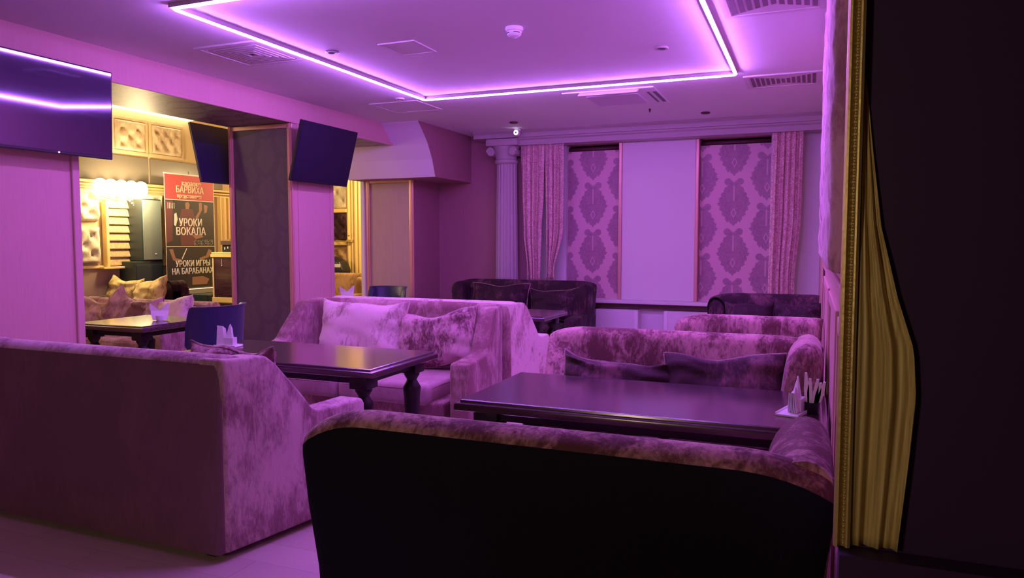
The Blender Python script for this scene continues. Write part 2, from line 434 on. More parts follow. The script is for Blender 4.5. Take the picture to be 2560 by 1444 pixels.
# right wall and the partition whose end stands close to the viewer
bm = B(); box(bm, XR, XR + 0.3, 1.62, 10.1, 0, ZC); struct('wall_right', bm, M['wall_pink'])
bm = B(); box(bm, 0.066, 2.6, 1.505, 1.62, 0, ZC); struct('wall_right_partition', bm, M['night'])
bm = B(); box(bm, 2.4, 2.6, -3.0, 1.5, 0, ZC); struct('wall_foyer_right', bm, M['dark_trim'])
bm = B(); box(bm, -6.0, 2.6, -3.2, -3.0, 0, ZC); struct('wall_foyer_back', bm, M['dark_trim'])
bm = B(); box(bm, XW, 2.4, -3.0, 1.60, 2.55, ZC); struct('ceiling_foyer_added', bm, M['dark_trim'])  # unseen dark lowered ceiling, added to cut bounced light
bm = B(); box(bm, XW, XW + 0.04, -3.0, 1.60, 0.0, 2.55); struct('wall_foyer_left_added', bm, M['dark_trim'])  # unseen dark lining of the left wall, added to cut bounced light
bm = B(); box(bm, XW + 0.04, 2.4, -3.0, 1.40, 0.0, 0.004); struct('floor_foyer_added', bm, M['carpet'])  # unseen dark floor cover, added to cut bounced light
# raised panel mouldings on the right wall's dado
bm = B()
for y0, y1 in ((1.75, 2.75), (2.95, 4.15), (4.35, 5.85)):
    for (a, b, c, d) in ((y0, y0 + 0.05, 0.14, 1.24), (y1 - 0.05, y1, 0.14, 1.24), (y0 + 0.05, y1 - 0.05, 1.19, 1.24), (y0 + 0.05, y1 - 0.05, 0.14, 0.19)):
        box(bm, XR - 0.012, XR + 0.001, a, b, c, d, 0.004)
struct('trim_7', bm, M['wall_pink'])
bm = B(); box(bm, XR - 0.016, XR + 0.001, 1.63, 5.95, 1.30, 1.36, 0.006); struct('trim_8', bm, M['wall_pink'])
bm = B(); box(bm, XR - 0.014, XR + 0.001, 5.90, 5.97, 0.0, 1.36, 0.005); struct('trim_9', bm, M['dark_trim'])
# cornice, in two steps, along the back wall
bm = B(); prism(bm, [(9.8, 3.0), (9.42, 3.0), (9.42, 2.985), (9.45, 2.96), (9.45, 2.905), (9.8, 2.905)], 'x', -4.42, 0.10)
struct('trim_10', bm, M['cornice'])
bm = B(); prism(bm, [(9.8, 2.905), (9.50, 2.905), (9.50, 2.885), (9.53, 2.87), (9.53, 2.805), (9.8, 2.805)], 'x', -3.84, 0.10)
struct('trim_11', bm, M['cornice'])
# window sill; the strip below is coloured dark as its shadow gap
bm = B(); box(bm, -3.30, 0.09, 9.62, 9.9, 0.655, 0.70, 0.01); struct('trim_12', bm, M['white'])
bm = B(); box(bm, -3.30, 0.09, 9.70, 9.8, 0.585, 0.655); struct('trim_13', bm, M['dark_trim'])
for k, x in ((14, -2.395), (15, -1.385)):
    bm = B(); box(bm, x - 0.022, x + 0.022, YB - 0.05, YB + 0.05, 0.70, 2.805, 0.008); struct('trim_%d' % k, bm, M['rose_trim'])
bm = B(); box(bm, -2.372, -1.408, YB - 0.03, YB + 0.01, 0.70, 2.805, 0.004)
tag(obj('wall_panel', bm, M['white']), 'plain pale panel in the middle of the far wall between two patterned blinds', 'wall panel')
bm = B(); box(bm, -3.30, -0.0, YB - 0.02, YB - 0.0, 0.0, 0.585); struct('wall_back_dado', bm, M['white'])

# damask roller blinds in the niches
for x0, x1, lab in ((-3.16, -2.42, 'left damask patterned blind, between gathered curtain and pale panel'),
                    (-1.36, -0.40, 'right damask patterned blind, between pale panel and straight curtain')):
    cx = -2.80 if x0 < -2 else -0.935
    t = thing('damask_blind', lab, 'blind', (cx, YB + 0.07, 0.70), group='damask blinds')
    bm = B(); box(bm, x0 - cx, x1 - cx, -0.012, 0.0, 0.0, 2.02)
    # object origin sits on a medallion column
    obj('fabric', bm, M['damask'], t)
    bm = B(); lathe(bm, [(0.03, x0 - cx), (0.03, x1 - cx)], (0, 0.045, 2.05), 16, 'x'); obj('roller', bm, M['dark_trim'], t, True)

# white boxes under the sill
for i, (x0, x1, lab) in enumerate(((-2.68, -2.10, 'white radiator cover below the sill, right of the far sofa'), (-1.76, -1.10, 'white radiator cover below the sill, behind the chocolate loveseat'))):
    t = thing('radiator_cover', lab, 'radiator cover', (x0, 9.60, 0.0), group='radiator covers')
    bm = B(); box(bm, 0, x1 - x0, 0, 0.17, 0.02, 0.575, 0.006); obj('body', bm, M['white'], t)
    bm = B(); box(bm, (x1 - x0) - 0.05 if i == 0 else 0.0, (x1 - x0) if i == 0 else 0.05, -0.012, 0.002, 0.02, 0.575, 0.003); obj('corner_strip', bm, M['plastic'], t)

# fluted column left of the curtains
t = thing('fluted_column', 'pale fluted column with scrolled capital left of the curtains', 'column', (-4.0, 9.66, 0.0))
bm = B(); rings = []
for z, r in ((0.25, 0.165), (1.0, 0.160), (1.8, 0.152), (2.58, 0.142)):
    ring = []
    for k in range(96):
        a = 2 * PI * k / 96
        ff = 1 - 0.085 * max(0, math.cos(a * 16)) ** 0.6
        ring.append((r * ff * math.cos(a), r * ff * math.sin(a), z))
    rings.append(ring)
loft(bm, rings); obj('shaft', bm, M['cornice'], t)
bm = B(); box(bm, -0.24, 0.24, -0.21, 0.135, 2.80, 2.90, 0.02)
lathe(bm, [(0.142, 2.56), (0.165, 2.58), (0.165, 2.61), (0.145, 2.63), (0.16, 2.72), (0.20, 2.80)], (0, -0.02, 0), 32)
obj('capital', bm, M['cornice'], t, True, angle=40)
for s in (-1, 1):
    bm = B(); tube(bm, [(s * (0.165 + 0.052 * math.cos(a) * (1 - a / 14)), -0.2, 2.72 + 0.056 * math.sin(a) * (1 - a / 14)) for a in [k * 0.35 for k in range(26)]], 0.02, 8)
    lathe(bm, [(0.05, -0.21), (0.05, 0.12)], (s * 0.165, 0, 2.72), 20, 'y')
    obj('volute', bm, M['cornice'], t, True, angle=40)
bm = B(); lathe(bm, [(0.22, 0.0), (0.22, 0.1), (0.19, 0.13), (0.2, 0.17), (0.2, 0.2), (0.17, 0.25)], (0, 0, 0), 32); obj('base', bm, M['cornice'], t, True, angle=40)

# ------------------------------------------------------------------ light strip on the ceiling
x0, x1, y0, y1 = -3.80, -0.66, 3.62, 6.92
t = thing('light_strip', 'glowing violet light strip hung as a rectangle below the ceiling', 'light strip', ((x0 + x1) / 2, (y0 + y1) / 2, ZC))
hx, hy = (x1 - x0) / 2, (y1 - y0) / 2
bm = B()
w = 0.017
for a in ((-hx - w, hx + w, -hy - w, -hy + w), (-hx - w, hx + w, hy - w, hy + w), (-hx - w, -hx + w, -hy + w, hy - w), (hx - w, hx + w, -hy + w, hy - w)):
    box(bm, *a, -0.029, -0.0005)
obj('housing', bm, M['cornice'], t)
bm = B(); r = 0.0115; zc = -0.0305
pts = []
rr = 0.03
for cx_, cy_, a0 in ((hx - rr, hy - rr, 0), (-hx + rr, hy - rr, 90), (-hx + rr, -hy + rr, 180), (hx - rr, -hy + rr, 270)):
    for k in range(5):
        a = math.radians(a0 + k * 22.5); pts.append((cx_ + rr * math.cos(a), cy_ + rr * math.sin(a), zc))
tube(bm, pts, r, 10, closed=True)
obj('diffuser', bm, M['led'], t, True)

# ------------------------------------------------------------------ ceiling fittings
def ceil_frame(bm, x0, x1, y0, y1, w, z0, z1):
    box(bm, x0, x1, y0, y0 + w, z0, z1); box(bm, x0, x1, y1 - w, y1, z0, z1)
    box(bm, x0, x0 + w, y0 + w, y1 - w, z0, z1); box(bm, x1 - w, x1, y0 + w, y1 - w, z0, z1)
t = thing('air_diffuser', 'square ceiling diffuser with nested louvres outside the left light strip', 'air vent', (-4.2, 4.80, ZC))
bm = B(); ceil_frame(bm, -0.31, 0.31, -0.31, 0.31, 0.035, -0.014, 0.0); obj('frame', bm, M['white'], t)
bm = B()
for k in range(6):
    h = 0.27 - k * 0.042
    ceil_frame(bm, -h, h, -h, h, 0.026, -0.012 - 0.001 * k, -0.004)
obj('louvres', bm, M['white'], t)
bm = B(); box(bm, -0.28, 0.28, -0.28, 0.28, -0.003, -0.0005); obj('cavity', bm, M['dark_trim'], t)
for nm, x0, x1, y0, y1, lab in (('access_hatch', -3.12, -2.80, 4.94, 5.30, 'square ceiling access hatch inside the light strip rectangle'),
                                ('access_hatch', -4.56, -3.96, 7.03, 7.62, 'wide ceiling access hatch under the far left corner of the light strip')):
    t = thing(nm, lab, 'hatch', ((x0 + x1) / 2, (y0 + y1) / 2, ZC), group='ceiling hatches')
    a, b = (x1 - x0) / 2, (y1 - y0) / 2
    bm = B(); ceil_frame(bm, -a, a, -b, b, 0.016, -0.010, 0.0); obj('frame', bm, M['white'], t)
    bm = B(); box(bm, -a + 0.022, a - 0.022, -b + 0.022, b - 0.022, -0.006, -0.0005); obj('cover', bm, M['ceiling'], t)
def spot(x, y, lab, ring):
    t = thing('ceiling_spotlight', lab, 'spotlight', (x, y, ZC), group='ceiling spotlights')
    bm = B(); lathe(bm, [(0.052, -0.001), (0.055, -0.010), (0.050, -0.016), (0.034, -0.016), (0.031, -0.004)], (0, 0, 0), 28); obj('bezel', bm, M[ring], t, True, angle=50)
    bm = B(); lathe(bm, [(0.033, -0.010), (0.02, -0.013), (0.001, -0.014)], (0, 0, 0), 24); obj('lens', bm, M['black'], t, True)
spot(-3.57, 4.99, 'unlit metal ceiling spotlight just inside the left light strip', 'metal')
spot(-1.12, 5.85, 'unlit dark ceiling spotlight inside the rectangle near the right strip', 'cornice')
spot(-3.55, 8.80, 'small unlit ceiling spotlight above the security camera', 'dark_trim')
spot(-1.19, 8.98, 'small unlit ceiling spotlight in front of the right blind', 'dark_trim')
spot(-4.08, 6.88, 'small pale ceiling spotlight beside the wide hatch', 'white')
t = thing('smoke_detector', 'round white smoke detector hanging from the ceiling', 'smoke detector', (-1.985, 4.93, ZC))
bm = B(); lathe(bm, [(0.062, 0.0), (0.064, -0.012), (0.060, -0.026), (0.056, -0.028)], (0, 0, 0), 32); obj('base', bm, M['plastic'], t, True, angle=40)
bm = B(); lathe(bm, [(0.052, -0.026), (0.055, -0.034), (0.050, -0.050), (0.036, -0.062), (0.030, -0.064), (0.018, -0.070), (0.001, -0.071)], (0, 0, 0), 32); obj('dome', bm, M['plastic'], t, True)
for k in range(4):
    a0 = k * PI / 2 + 0.3
    bm = B(); tube(bm, [(0.0535 * math.cos(a0 + q * 0.15), 0.0535 * math.sin(a0 + q * 0.15), -0.043) for q in range(7)], 0.0025, 6)
    obj('slot', bm, M['black'], t)
# air conditioner cassette
t = thing('air_conditioner', 'ceiling air conditioner cassette behind the far light strip', 'air conditioner', (-1.93, 7.72, ZC))
bm = B(); box(bm, -0.47, 0.47, -0.47, 0.47, -0.016, -0.0005, 0.006); obj('panel', bm, M['ceiling'], t)
bm = B(); box(bm, -0.27, 0.27, -0.27, 0.27, -0.030, -0.014, 0.008); obj('grille', bm, M['bulk'], t)
bm = B(); prism(bm, [(-0.42, -0.016), (-0.52, -0.06), (-0.53, -0.055), (-0.45, -0.012)], 'x', -0.28, 0.32); obj('flap', bm, M['white'], t)
for k, xx in enumerate((0.36, 0.42)):
    bm = B(); box(bm, xx, xx + (0.022 if k == 0 else 0.035), -0.26, 0.30, -0.019, -0.015); obj('slot', bm, M['black'], t)
bm = B(); lathe(bm, [(0.012, 0), (0.012, -0.02), (0.002, -0.045)], (-1.75, 8.50, ZC), 12); tag(obj('sprinkler', bm, M['dark_trim'], None, True), 'tiny dark sprinkler head behind the air conditioner', 'sprinkler')
def vent(x0, x1, y0, y1, n, lab):
    t = thing('ceiling_vent', lab, 'air vent', ((x0 + x1) / 2, (y0 + y1) / 2, ZC), group='slotted ceiling vents')
    a, b = (x1 - x0) / 2, (y1 - y0) / 2
    bm = B(); ceil_frame(bm, -a, a, -b, b, 0.045, -0.014, 0.0); obj('frame', bm, M['white'], t)
    bm = B(); box(bm, -a + 0.04, a - 0.04, -b + 0.04, b - 0.04, -0.010, -0.0005); obj('plate', bm, M['white'], t)
    for k in range(n):
        f = (k + 0.5) / n * 2 - 1
        xx = f * (a - 0.05); hw = (a - 0.05) / n * 0.66; L = (b - 0.06) * (0.42 + 0.58 * abs(f) ** 1.1); L2 = (b - 0.06) * (0.42 + 0.58 * min(1, abs(f) + 1.2 / n) ** 1.1)
        bm = B(); q = (L2 - L) * (1 if f > 0 else -1) * 0.5
        prism(bm, [(xx - hw, -L + q), (xx + hw, -L - q), (xx + hw, L + q), (xx - hw, L - q)], 'z', -0.0125, -0.009)
        obj('slot', bm, M['slot'], t)
vent(-0.62, 0.06, 7.15, 7.72, 13, 'far slotted ceiling vent right of the light strip corner')
vent(-0.575, 0.06, 4.60, 5.24, 11, 'near slotted ceiling vent cut by the top of the frame')
# security camera with its ring of light
t = thing('security_camera', 'small security camera with a glowing white ring on the cornice', 'security camera', (-3.72, 9.36, 2.985))
bm = B(); lathe(bm, [(0.05, 0.015), (0.05, -0.01), (0.03, -0.02)], (0, 0, 0), 20); lathe(bm, [(0.02, 0.05), (0.038, 0.03), (0.038, -0.055), (0.034, -0.06)], (0, 0, -0.04), 20, 'y'); obj('body', bm, M['plastic'], t, True, angle=50)
bm = B(); tube(bm, [(0.023 * math.cos(2 * PI * k / 20), -0.062, -0.04 + 0.023 * math.sin(2 * PI * k / 20)) for k in range(20)], 0.009, 8, closed=True); obj('light_ring', bm, M['ring'], t, True)
bm = B(); lathe(bm, [(0.012, -0.06), (0.011, -0.066), (0.001, -0.068)], (0, 0, -0.04), 16, 'y'); obj('lens', bm, M['black'], t, True)

# ------------------------------------------------------------------ curtains
def curtain(bm, segs, z_top, z_bot, depth=0.05, n=60):
    """segs: list of (z fraction, x0, x1) describing left and right edges from top (0) to bottom (1)"""
    rows = 34
    rings = []
    for r in range(rows + 1):
        f = r / rows
        for (f0, a0, b0), (f1, a1, b1) in zip(segs, segs[1:]):
            if f0 <= f <= f1:
                k = (f - f0) / (f1 - f0); k = k * k * (3 - 2 * k)
                a, b = a0 + (a1 - a0) * k, b0 + (b1 - b0) * k
        z = z_top + (z_bot - z_top) * f
        row_f, row_b = [], []
        for i in range(n + 1):
            u = i / n
            ph = u * 2 * PI * 5.0
            d = depth * (0.62 * math.sin(ph + 0.5 * math.sin(f * 3)) + 0.3 * math.sin(ph * 2.3 + 1.1 + f) + 0.12 * math.sin(ph * 4.7 + 3 * f))
            d *= 0.55 + 0.45 * min(1, f * 6)
            x = a + (b - a) * u + 0.006 * math.sin(ph * 1.7)
            row_f.append((x, d, z))
        row_b = [(x, y + 0.006, z_) for x, y, z_ in reversed(row_f)]
        rings.append(row_f + row_b)
    loft(bm, rings)
t = thing('curtain', 'rose brocade curtain left of the blinds, gathered into two tails', 'curtain', (-3.43, 9.58, 0), group='brocade curtains')
bm = B(); curtain(bm, [(0, -0.33, 0.02), (0.35, -0.32, 0.01), (0.62, -0.30, -0.02), (0.97, -0.235, -0.035), (1, -0.24, -0.03)], 2.82, 0.94); obj('left_tail', bm, M['brocade'], t, True)
bm = B(); curtain(bm, [(0, 0.01, 0.30), (0.30, 0.02, 0.30), (0.62, 0.03, 0.29), (0.96, 0.055, 0.165), (1, 0.04, 0.18)], 2.82, 0.96); obj('right_tail', bm, M['brocade'], t, True)
t = thing('curtain', 'rose brocade curtain hanging straight at the right of the blinds', 'curtain', (-0.3, 9.58, 0), group='brocade curtains')
bm = B(); curtain(bm, [(0, -0.17, 0.18), (0.4, -0.18, 0.175), (0.75, -0.185, 0.12), (1, -0.19, 0.13)], 2.82, 0.40, 0.045); obj('fabric', bm, M['brocade'], t, True)

# ------------------------------------------------------------------ sofas
def sofa(label, loc, rz, W, left, right, mats, D=0.9, flare=0.0, splay=0.0, drop=(0, 0), group=None, seats=2, H=0.966, lean=0.03, t_arm=0.15, bev=0.035, cat='sofa'):
    shell, back, seat = mats
    t = thing('velvet_sofa', label, cat, loc, rz, group)
    h2 = W / 2
    # plinth and feet
    bm = B(); box(bm, -h2 + 0.03, h2 - 0.03, 0.03, D - 0.06, 0.05, 0.30, 0.02); obj('base', bm, shell, t)
    for sx in (-1, 1):
        for yy in (0.08, D - 0.12):
            bm = B(); box(bm, sx * (h2 - 0.12) - 0.03, sx * (h2 - 0.12) + 0.03, yy - 0.03, yy + 0.03, 0.0, 0.055, 0.004); obj('foot', bm, M['black'], t)
    # backrest
    bm = B(); rings = []
    xs = [-h2, -h2 + 0.012, -h2 + 0.04] + [-h2 + 0.04 + (W - 0.08) * k / 40 for k in range(1, 40)] + [h2 - 0.04, h2 - 0.012, h2]
    for i, x in enumerate(xs):
        e = min(i, len(xs) - 1 - i)
        ins = (0.020, 0.006, 0.0)[e] if e < 3 else 0.0
        s = x / h2
        q = max(0.0, (abs(s) * h2 - (h2 - 0.24)) / 0.24)
        hh = H - (drop[0] if s < 0 else drop[1]) * q ** 2.2
        fl = flare if abs(s) > 0.5 else 0
        prof = []
        y_out = lambda z: -lean * max(0, (z - 0.3) / 0.66) ** 1.5
        for z in (0.035 + ins, 0.15, 0.3, 0.45, 0.6, 0.72):
            prof.append((y_out(z) + ins, z * (1 if z < 0.6 else hh / H)))
        r = 0.075
        yo = y_out(0.9)
        for k in range(9):
            a = PI - k * PI / 8
            prof.append((yo + ins + 0.015 + r + (r - ins * 0.5) * math.cos(a), hh - 0.062 - ins * 0.5 + 0.062 * math.sin(a)))
        for z, y in ((0.7, 0.185), (0.5, 0.21), (0.3, 0.24), (0.035 + ins, 0.24)):
            prof.append((y, z * (hh / H if z > 0.5 else 1)))
        ring = []
        for y, z in prof:
            zf = max(0.0, (z - 0.30) / 0.66)
            ring.append((x + (s * flare * zf ** 1.5), y, z))
        rings.append(ring)
    loft(bm, rings)
    me = obj('backrest', bm, back, t, True, angle=60)
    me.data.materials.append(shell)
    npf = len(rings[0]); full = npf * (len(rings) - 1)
    for p in me.data.polygons:          # the roll over the top and the front take the lighter colour
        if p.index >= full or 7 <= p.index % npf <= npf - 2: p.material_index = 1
    # arms
    for side, prof in ((-1, left), (1, right)):
        if not prof: continue
        bm = B()
        a, b = (h2 - t_arm, h2 + 0.004) if side > 0 else (-h2 - 0.004, -h2 + t_arm)
        if isinstance(prof, tuple):      # tall arched wing with a low arm in front of it
            L, h = prof; tw = 0.185; xc = side * (h2 + 0.004 - tw / 2); st = []
            for yy, k in ((0.03, 1.0), (0.15, 1.0), (0.30, 1.0), (L - 0.14, 1.0), (L - 0.07, 0.985), (L - 0.03, 0.95), (L - 0.01, 0.89), (L, 0.80)):
                ring = [(xc - tw / 2 * k, yy, 0.05), (xc - tw / 2 * k, yy, 0.40)]
                for q in range(13):
                    an = PI - PI * q / 12
                    ring.append((xc + tw / 2 * k * math.cos(an) * (1.0 if abs(math.cos(an)) < 0.99 else 1), yy, h - 0.15 - (1 - k) * 0.3 + 0.15 * math.sin(an) ** 0.8))
                ring += [(xc + tw / 2 * k, yy, 0.40), (xc + tw / 2 * k, yy, 0.05)]
                st.append(ring)
            loft(bm, st)
            prof = [(L - 0.08, 0.04), (L - 0.08, 0.56), (L + 0.05, 0.55), (D - 0.02, 0.54), (D, 0.51), (D, 0.04)]
            prism(bm, prof, 'x', a, b, 0.03, 3)
        else:
            prism(bm, prof, 'x', a, b, bev, 3)
        for z in [0.1 * k for k in range(1, 10)]:
            bmesh.ops.bisect_plane(bm, geom=bm.verts[:] + bm.edges[:] + bm.faces[:], plane_co=(0, 0, z), plane_no=(0, 0, 1))
        for v in bm.verts:
            zf = max(0.0, (v.co.z - 0.30) / 0.66)
            v.co.x += side * (flare * zf ** 1.5 + splay * max(0, v.co.y) / 0.95)
        obj('arm', bm, shell, t, True, angle=35)
    # seat cushions
    wi = W - 2 * t_arm + 0.02
    for k in range(seats):
        x0 = -wi / 2 + wi * k / seats + 0.004; x1 = -wi / 2 + wi * (k + 1) / seats - 0.004
        bm = B(); box(bm, x0, x1, 0.20, D - 0.02, 0.27, 0.43, 0.045, 4)
        for v in bm.verts:
            if v.co.z > 0.4:
                u = (v.co.x - x0) / (x1 - x0) * 2 - 1; w_ = (v.co.y - 0.2) / (D - 0.22) * 2 - 1
                v.co.z += 0.02 * (1 - u * u) * (1 - w_ * w_)
        c = obj('seat_cushion', bm, seat, t, True, angle=50)
        bm = B(); zz = 0.395; i = 0.004
        tube(bm, [(x0 + 0.03, 0.21, zz), (x0 + i, 0.25, zz), (x0 + i, D - 0.09, zz), (x0 + 0.06, D - 0.024, zz), (x1 - 0.06, D - 0.024, zz), (x1 - i, D - 0.09, zz), (x1 - i, 0.25, zz), (x1 - 0.03, 0.21, zz)], 0.005, 6)
        obj('piping', bm, shell, c, True)
    return t

def wing(D, z_arm=0.61, h=0.955):
    return [(0.02, 0.04), (0.02, h), (0.26, h - 0.012), (0.32, h - 0.06), (0.49, z_arm + 0.09), (0.54, z_arm + 0.02), (0.60, z_arm), (D - 0.02, z_arm + 0.012), (D, z_arm - 0.02), (D, 0.04)]
def stub(D, h=0.90):
    return [(0.02, 0.04), (0.02, h), (0.14, h - 0.02), (0.22, h - 0.10), (0.34, 0.64), (0.42, 0.58), (D - 0.02, 0.57), (D, 0.54), (D, 0.04)]
def tall(D, L=0.52, h=0.965):
    return (L, h)
M['mauve_front'] = velvet('lilac_mauve_velvet', (0.29, 0.14, 0.18), (0.72, 0.48, 0.54), 0.38, 0.63, 0.7)
MV = (M['mauve_front'], M['maroon_back'], M['mauve_seat'])
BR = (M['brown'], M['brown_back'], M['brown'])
PL = (M['plum_dark'], M['plum_dark'], M['plum_dark'])
sofa('large mauve velvet sofa in the left foreground, its maroon back turned to us', (-3.44, 2.57, 0), 0, 1.9, wing(0.91), wing(0.91), MV, 0.91, 0.0, 0.19, lean=0.0, group='mauve velvet sofas')
sofa('mauve velvet sofa facing us across the left table, with two cushions', (-3.40, 5.82, 0), PI, 1.9, wing(1.11, 0.60), wing(1.11, 0.60), (M['mauve'], M['mauve'], M['mauve_seat']), 1.11, 0.0, 0.17, lean=0.0, group='mauve velvet sofas')
sofa('mauve velvet sofa standing back to back behind the sofa with the pale cushion', (-3.34, 5.87, 0), 0, 1.88, wing(0.76, 0.60), wing(0.76, 0.60), (M['mauve_pale'], M['mauve'], M['mauve']), 0.76, 0.0, 0.12, lean=0.0, group='mauve velvet sofas')
sofa('dark plum velvet sofa against the far wall below the left blind', (-3.58, 9.40, 0), PI, 1.86, tall(0.85, 0.42, 0.94), tall(0.85, 0.42, 0.94), PL, 0.85, 0.06, 0.0, (0.04, 0.04), group='dark velvet sofas', seats=2)
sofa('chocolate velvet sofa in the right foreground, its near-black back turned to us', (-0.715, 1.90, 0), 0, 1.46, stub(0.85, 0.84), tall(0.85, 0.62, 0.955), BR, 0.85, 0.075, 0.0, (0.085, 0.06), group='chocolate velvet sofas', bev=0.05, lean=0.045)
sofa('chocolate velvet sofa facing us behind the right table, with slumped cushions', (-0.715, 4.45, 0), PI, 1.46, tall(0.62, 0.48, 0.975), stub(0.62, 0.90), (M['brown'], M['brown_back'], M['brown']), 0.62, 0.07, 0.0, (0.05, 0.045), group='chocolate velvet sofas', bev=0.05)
sofa('chocolate velvet loveseat with its back to us, behind the right sofa', (-0.42, 5.42, 0), 0, 0.92, stub(0.8, 0.88), stub(0.8, 0.88), (M['brown'], M['brown'], M['brown']), 0.80, 0.05, 0.0, (0.07, 0.0), group='chocolate velvet sofas', seats=1)
sofa('dark plum velvet loveseat at the far right, facing us', (-0.44, 7.86, 0), PI, 0.94, stub(0.8, 0.92), tall(0.8, 0.3, 0.93), PL, 0.80, 0.06, 0.0, (0.0, 0.06), group='dark velvet sofas', seats=1)

# ------------------------------------------------------------------ cushions
def cushion(label, loc, rot, w, h, th, mat, seed, group, sag=0.0, wrinkle=1.0, mat_pipe=None, cat='cushion'):
    t = thing('scatter_cushion', label, cat, loc, group=group, rot=rot)
    random.seed(seed)
    NU, NV = 34, 26
    bm = B()
    def P(u, v, side):
        # outline: sides bow in between pinched corners
        px = u * w / 2 * (1 - 0.07 * (1 - v * v)) ; pz = v * h / 2 * (1 - 0.09 * (1 - u * u))
        b = max(0.0, (1 - u ** 4) * (1 - v ** 4)) ** 0.55
        nz = noise.noise(Vector((u * 1.6 + seed * 3.1, v * 1.6, side * 4.0 + seed)))
        fold = math.sin((u * 1.2 + v * 3.0 + nz * 1.6) * 3.2 + seed) * (abs(u) ** 1.5 * 0.8 + 0.25)
        fine = noise.noise(Vector((u * 5 + seed, v * 5, side * 3)))
        y = side * (th / 2 * b * (1 + 0.28 * nz) + wrinkle * 0.010 * fold * min(1, b * 2.2) + 0.006 * fine * b)
        pz -= sag * (1 - u * u) * max(0, v) * 0.5 + sag * 0.25 * nz * max(0, v)
        pz += 0.012 * math.sin(u * 5 + seed) * abs(v)
        return (px, y, pz)
    grid = {}
    for side in (-1, 1):
        for i in range(NU + 1):
            for j in range(NV + 1):
                edge = i in (0, NU) or j in (0, NV)
                key = (i, j, 0 if edge else side)
                if key in grid: continue
                u = math.sin((i / NU * 2 - 1) * PI / 2 * 0.999); v = math.sin((j / NV * 2 - 1) * PI / 2 * 0.999)
                p = P(u, v, side)
                grid[key] = bm.verts.new((p[0], 0 if edge else p[1], p[2]))
    def gv(i, j, side):
        return grid[(i, j, 0 if (i in (0, NU) or j in (0, NV)) else side)]
    for side in (-1, 1):
        for i in range(NU):
            for j in range(NV):
                f = [gv(i, j, side), gv(i + 1, j, side), gv(i + 1, j + 1, side), gv(i, j + 1, side)]
                bm.faces.new(f if side < 0 else f[::-1])
    rim = [gv(i, 0, 1).co.copy() for i in range(NU)] + [gv(NU, j, 1).co.copy() for j in range(NV)] + [gv(i, NV, 1).co.copy() for i in range(NU, 0, -1)] + [gv(0, j, 1).co.copy() for j in range(NV, 0, -1)]
    c = obj('cover', bm, mat, t, True)
    bm = B(); tube(bm, rim[::2], 0.006, 6, closed=True); obj('piping', bm, mat_pipe or mat, t, True)
    return t
R = math.radians
G1 = 'velvet scatter cushions'
cushion('pale mauve velvet cushion, left one on the sofa behind the left table', (-3.63, 5.44, 0.71), (R(-14), 0, R(-3)), 0.92, 0.54, 0.22, M['mauve_pale'], 2, G1, 0.03)
cushion('crushed darker mauve cushion, right one on the sofa behind the left table', (-2.88, 5.42, 0.68), (R(-16), R(-8), R(3)), 0.76, 0.50, 0.22, M['mauve_pillow'], 5, G1, 0.06, 1.5)
cushion('mauve cushion peeping above the arm end of the left foreground sofa', (-2.72, 2.95, 0.74), (R(16), R(4), R(4)), 0.50, 0.50, 0.22, M['mauve_pillow'], 9, G1, 0.05, 1.4)
cushion('dark plum cushion, left one on the far sofa by the window', (-3.87, 9.10, 0.70), (R(-12), 0, 0), 0.84, 0.46, 0.22, M['plum_dark'], 11, G1, 0.03, 1.0, M['mauve'])
cushion('dark plum cushion, right one on the far sofa by the window', (-3.08, 9.10, 0.66), (R(-14), R(-4), 0), 0.72, 0.46, 0.22, M['plum_dark'], 14, G1, 0.07, 1.5, M['mauve'])
cushion('slumped dark velvet cushion, left one behind the right table', (-1.00, 4.06, 0.66), (R(-26), R(3), R(4)), 0.68, 0.44, 0.20, M['brown_dark'], 21, G1, 0.12, 2.0, M['mauve'])
cushion('slumped dark velvet cushion, right one behind the right table', (-0.42, 4.07, 0.68), (R(-22), R(-4), R(-2)), 0.66, 0.44, 0.22, M['brown_dark'], 24, G1, 0.03, 1.2, M['mauve'])
cushion('dark plum cushion, left one on the far right loveseat', (-0.55, 7.50, 0.68), (R(-14), 0, 0), 0.46, 0.44, 0.20, M['plum_dark'], 27, G1, 0.02)
cushion('dark plum cushion, right one on the far right loveseat', (-0.10, 7.50, 0.68), (R(-14), 0, 0), 0.42, 0.44, 0.20, M['plum_dark'], 29, G1, 0.02)

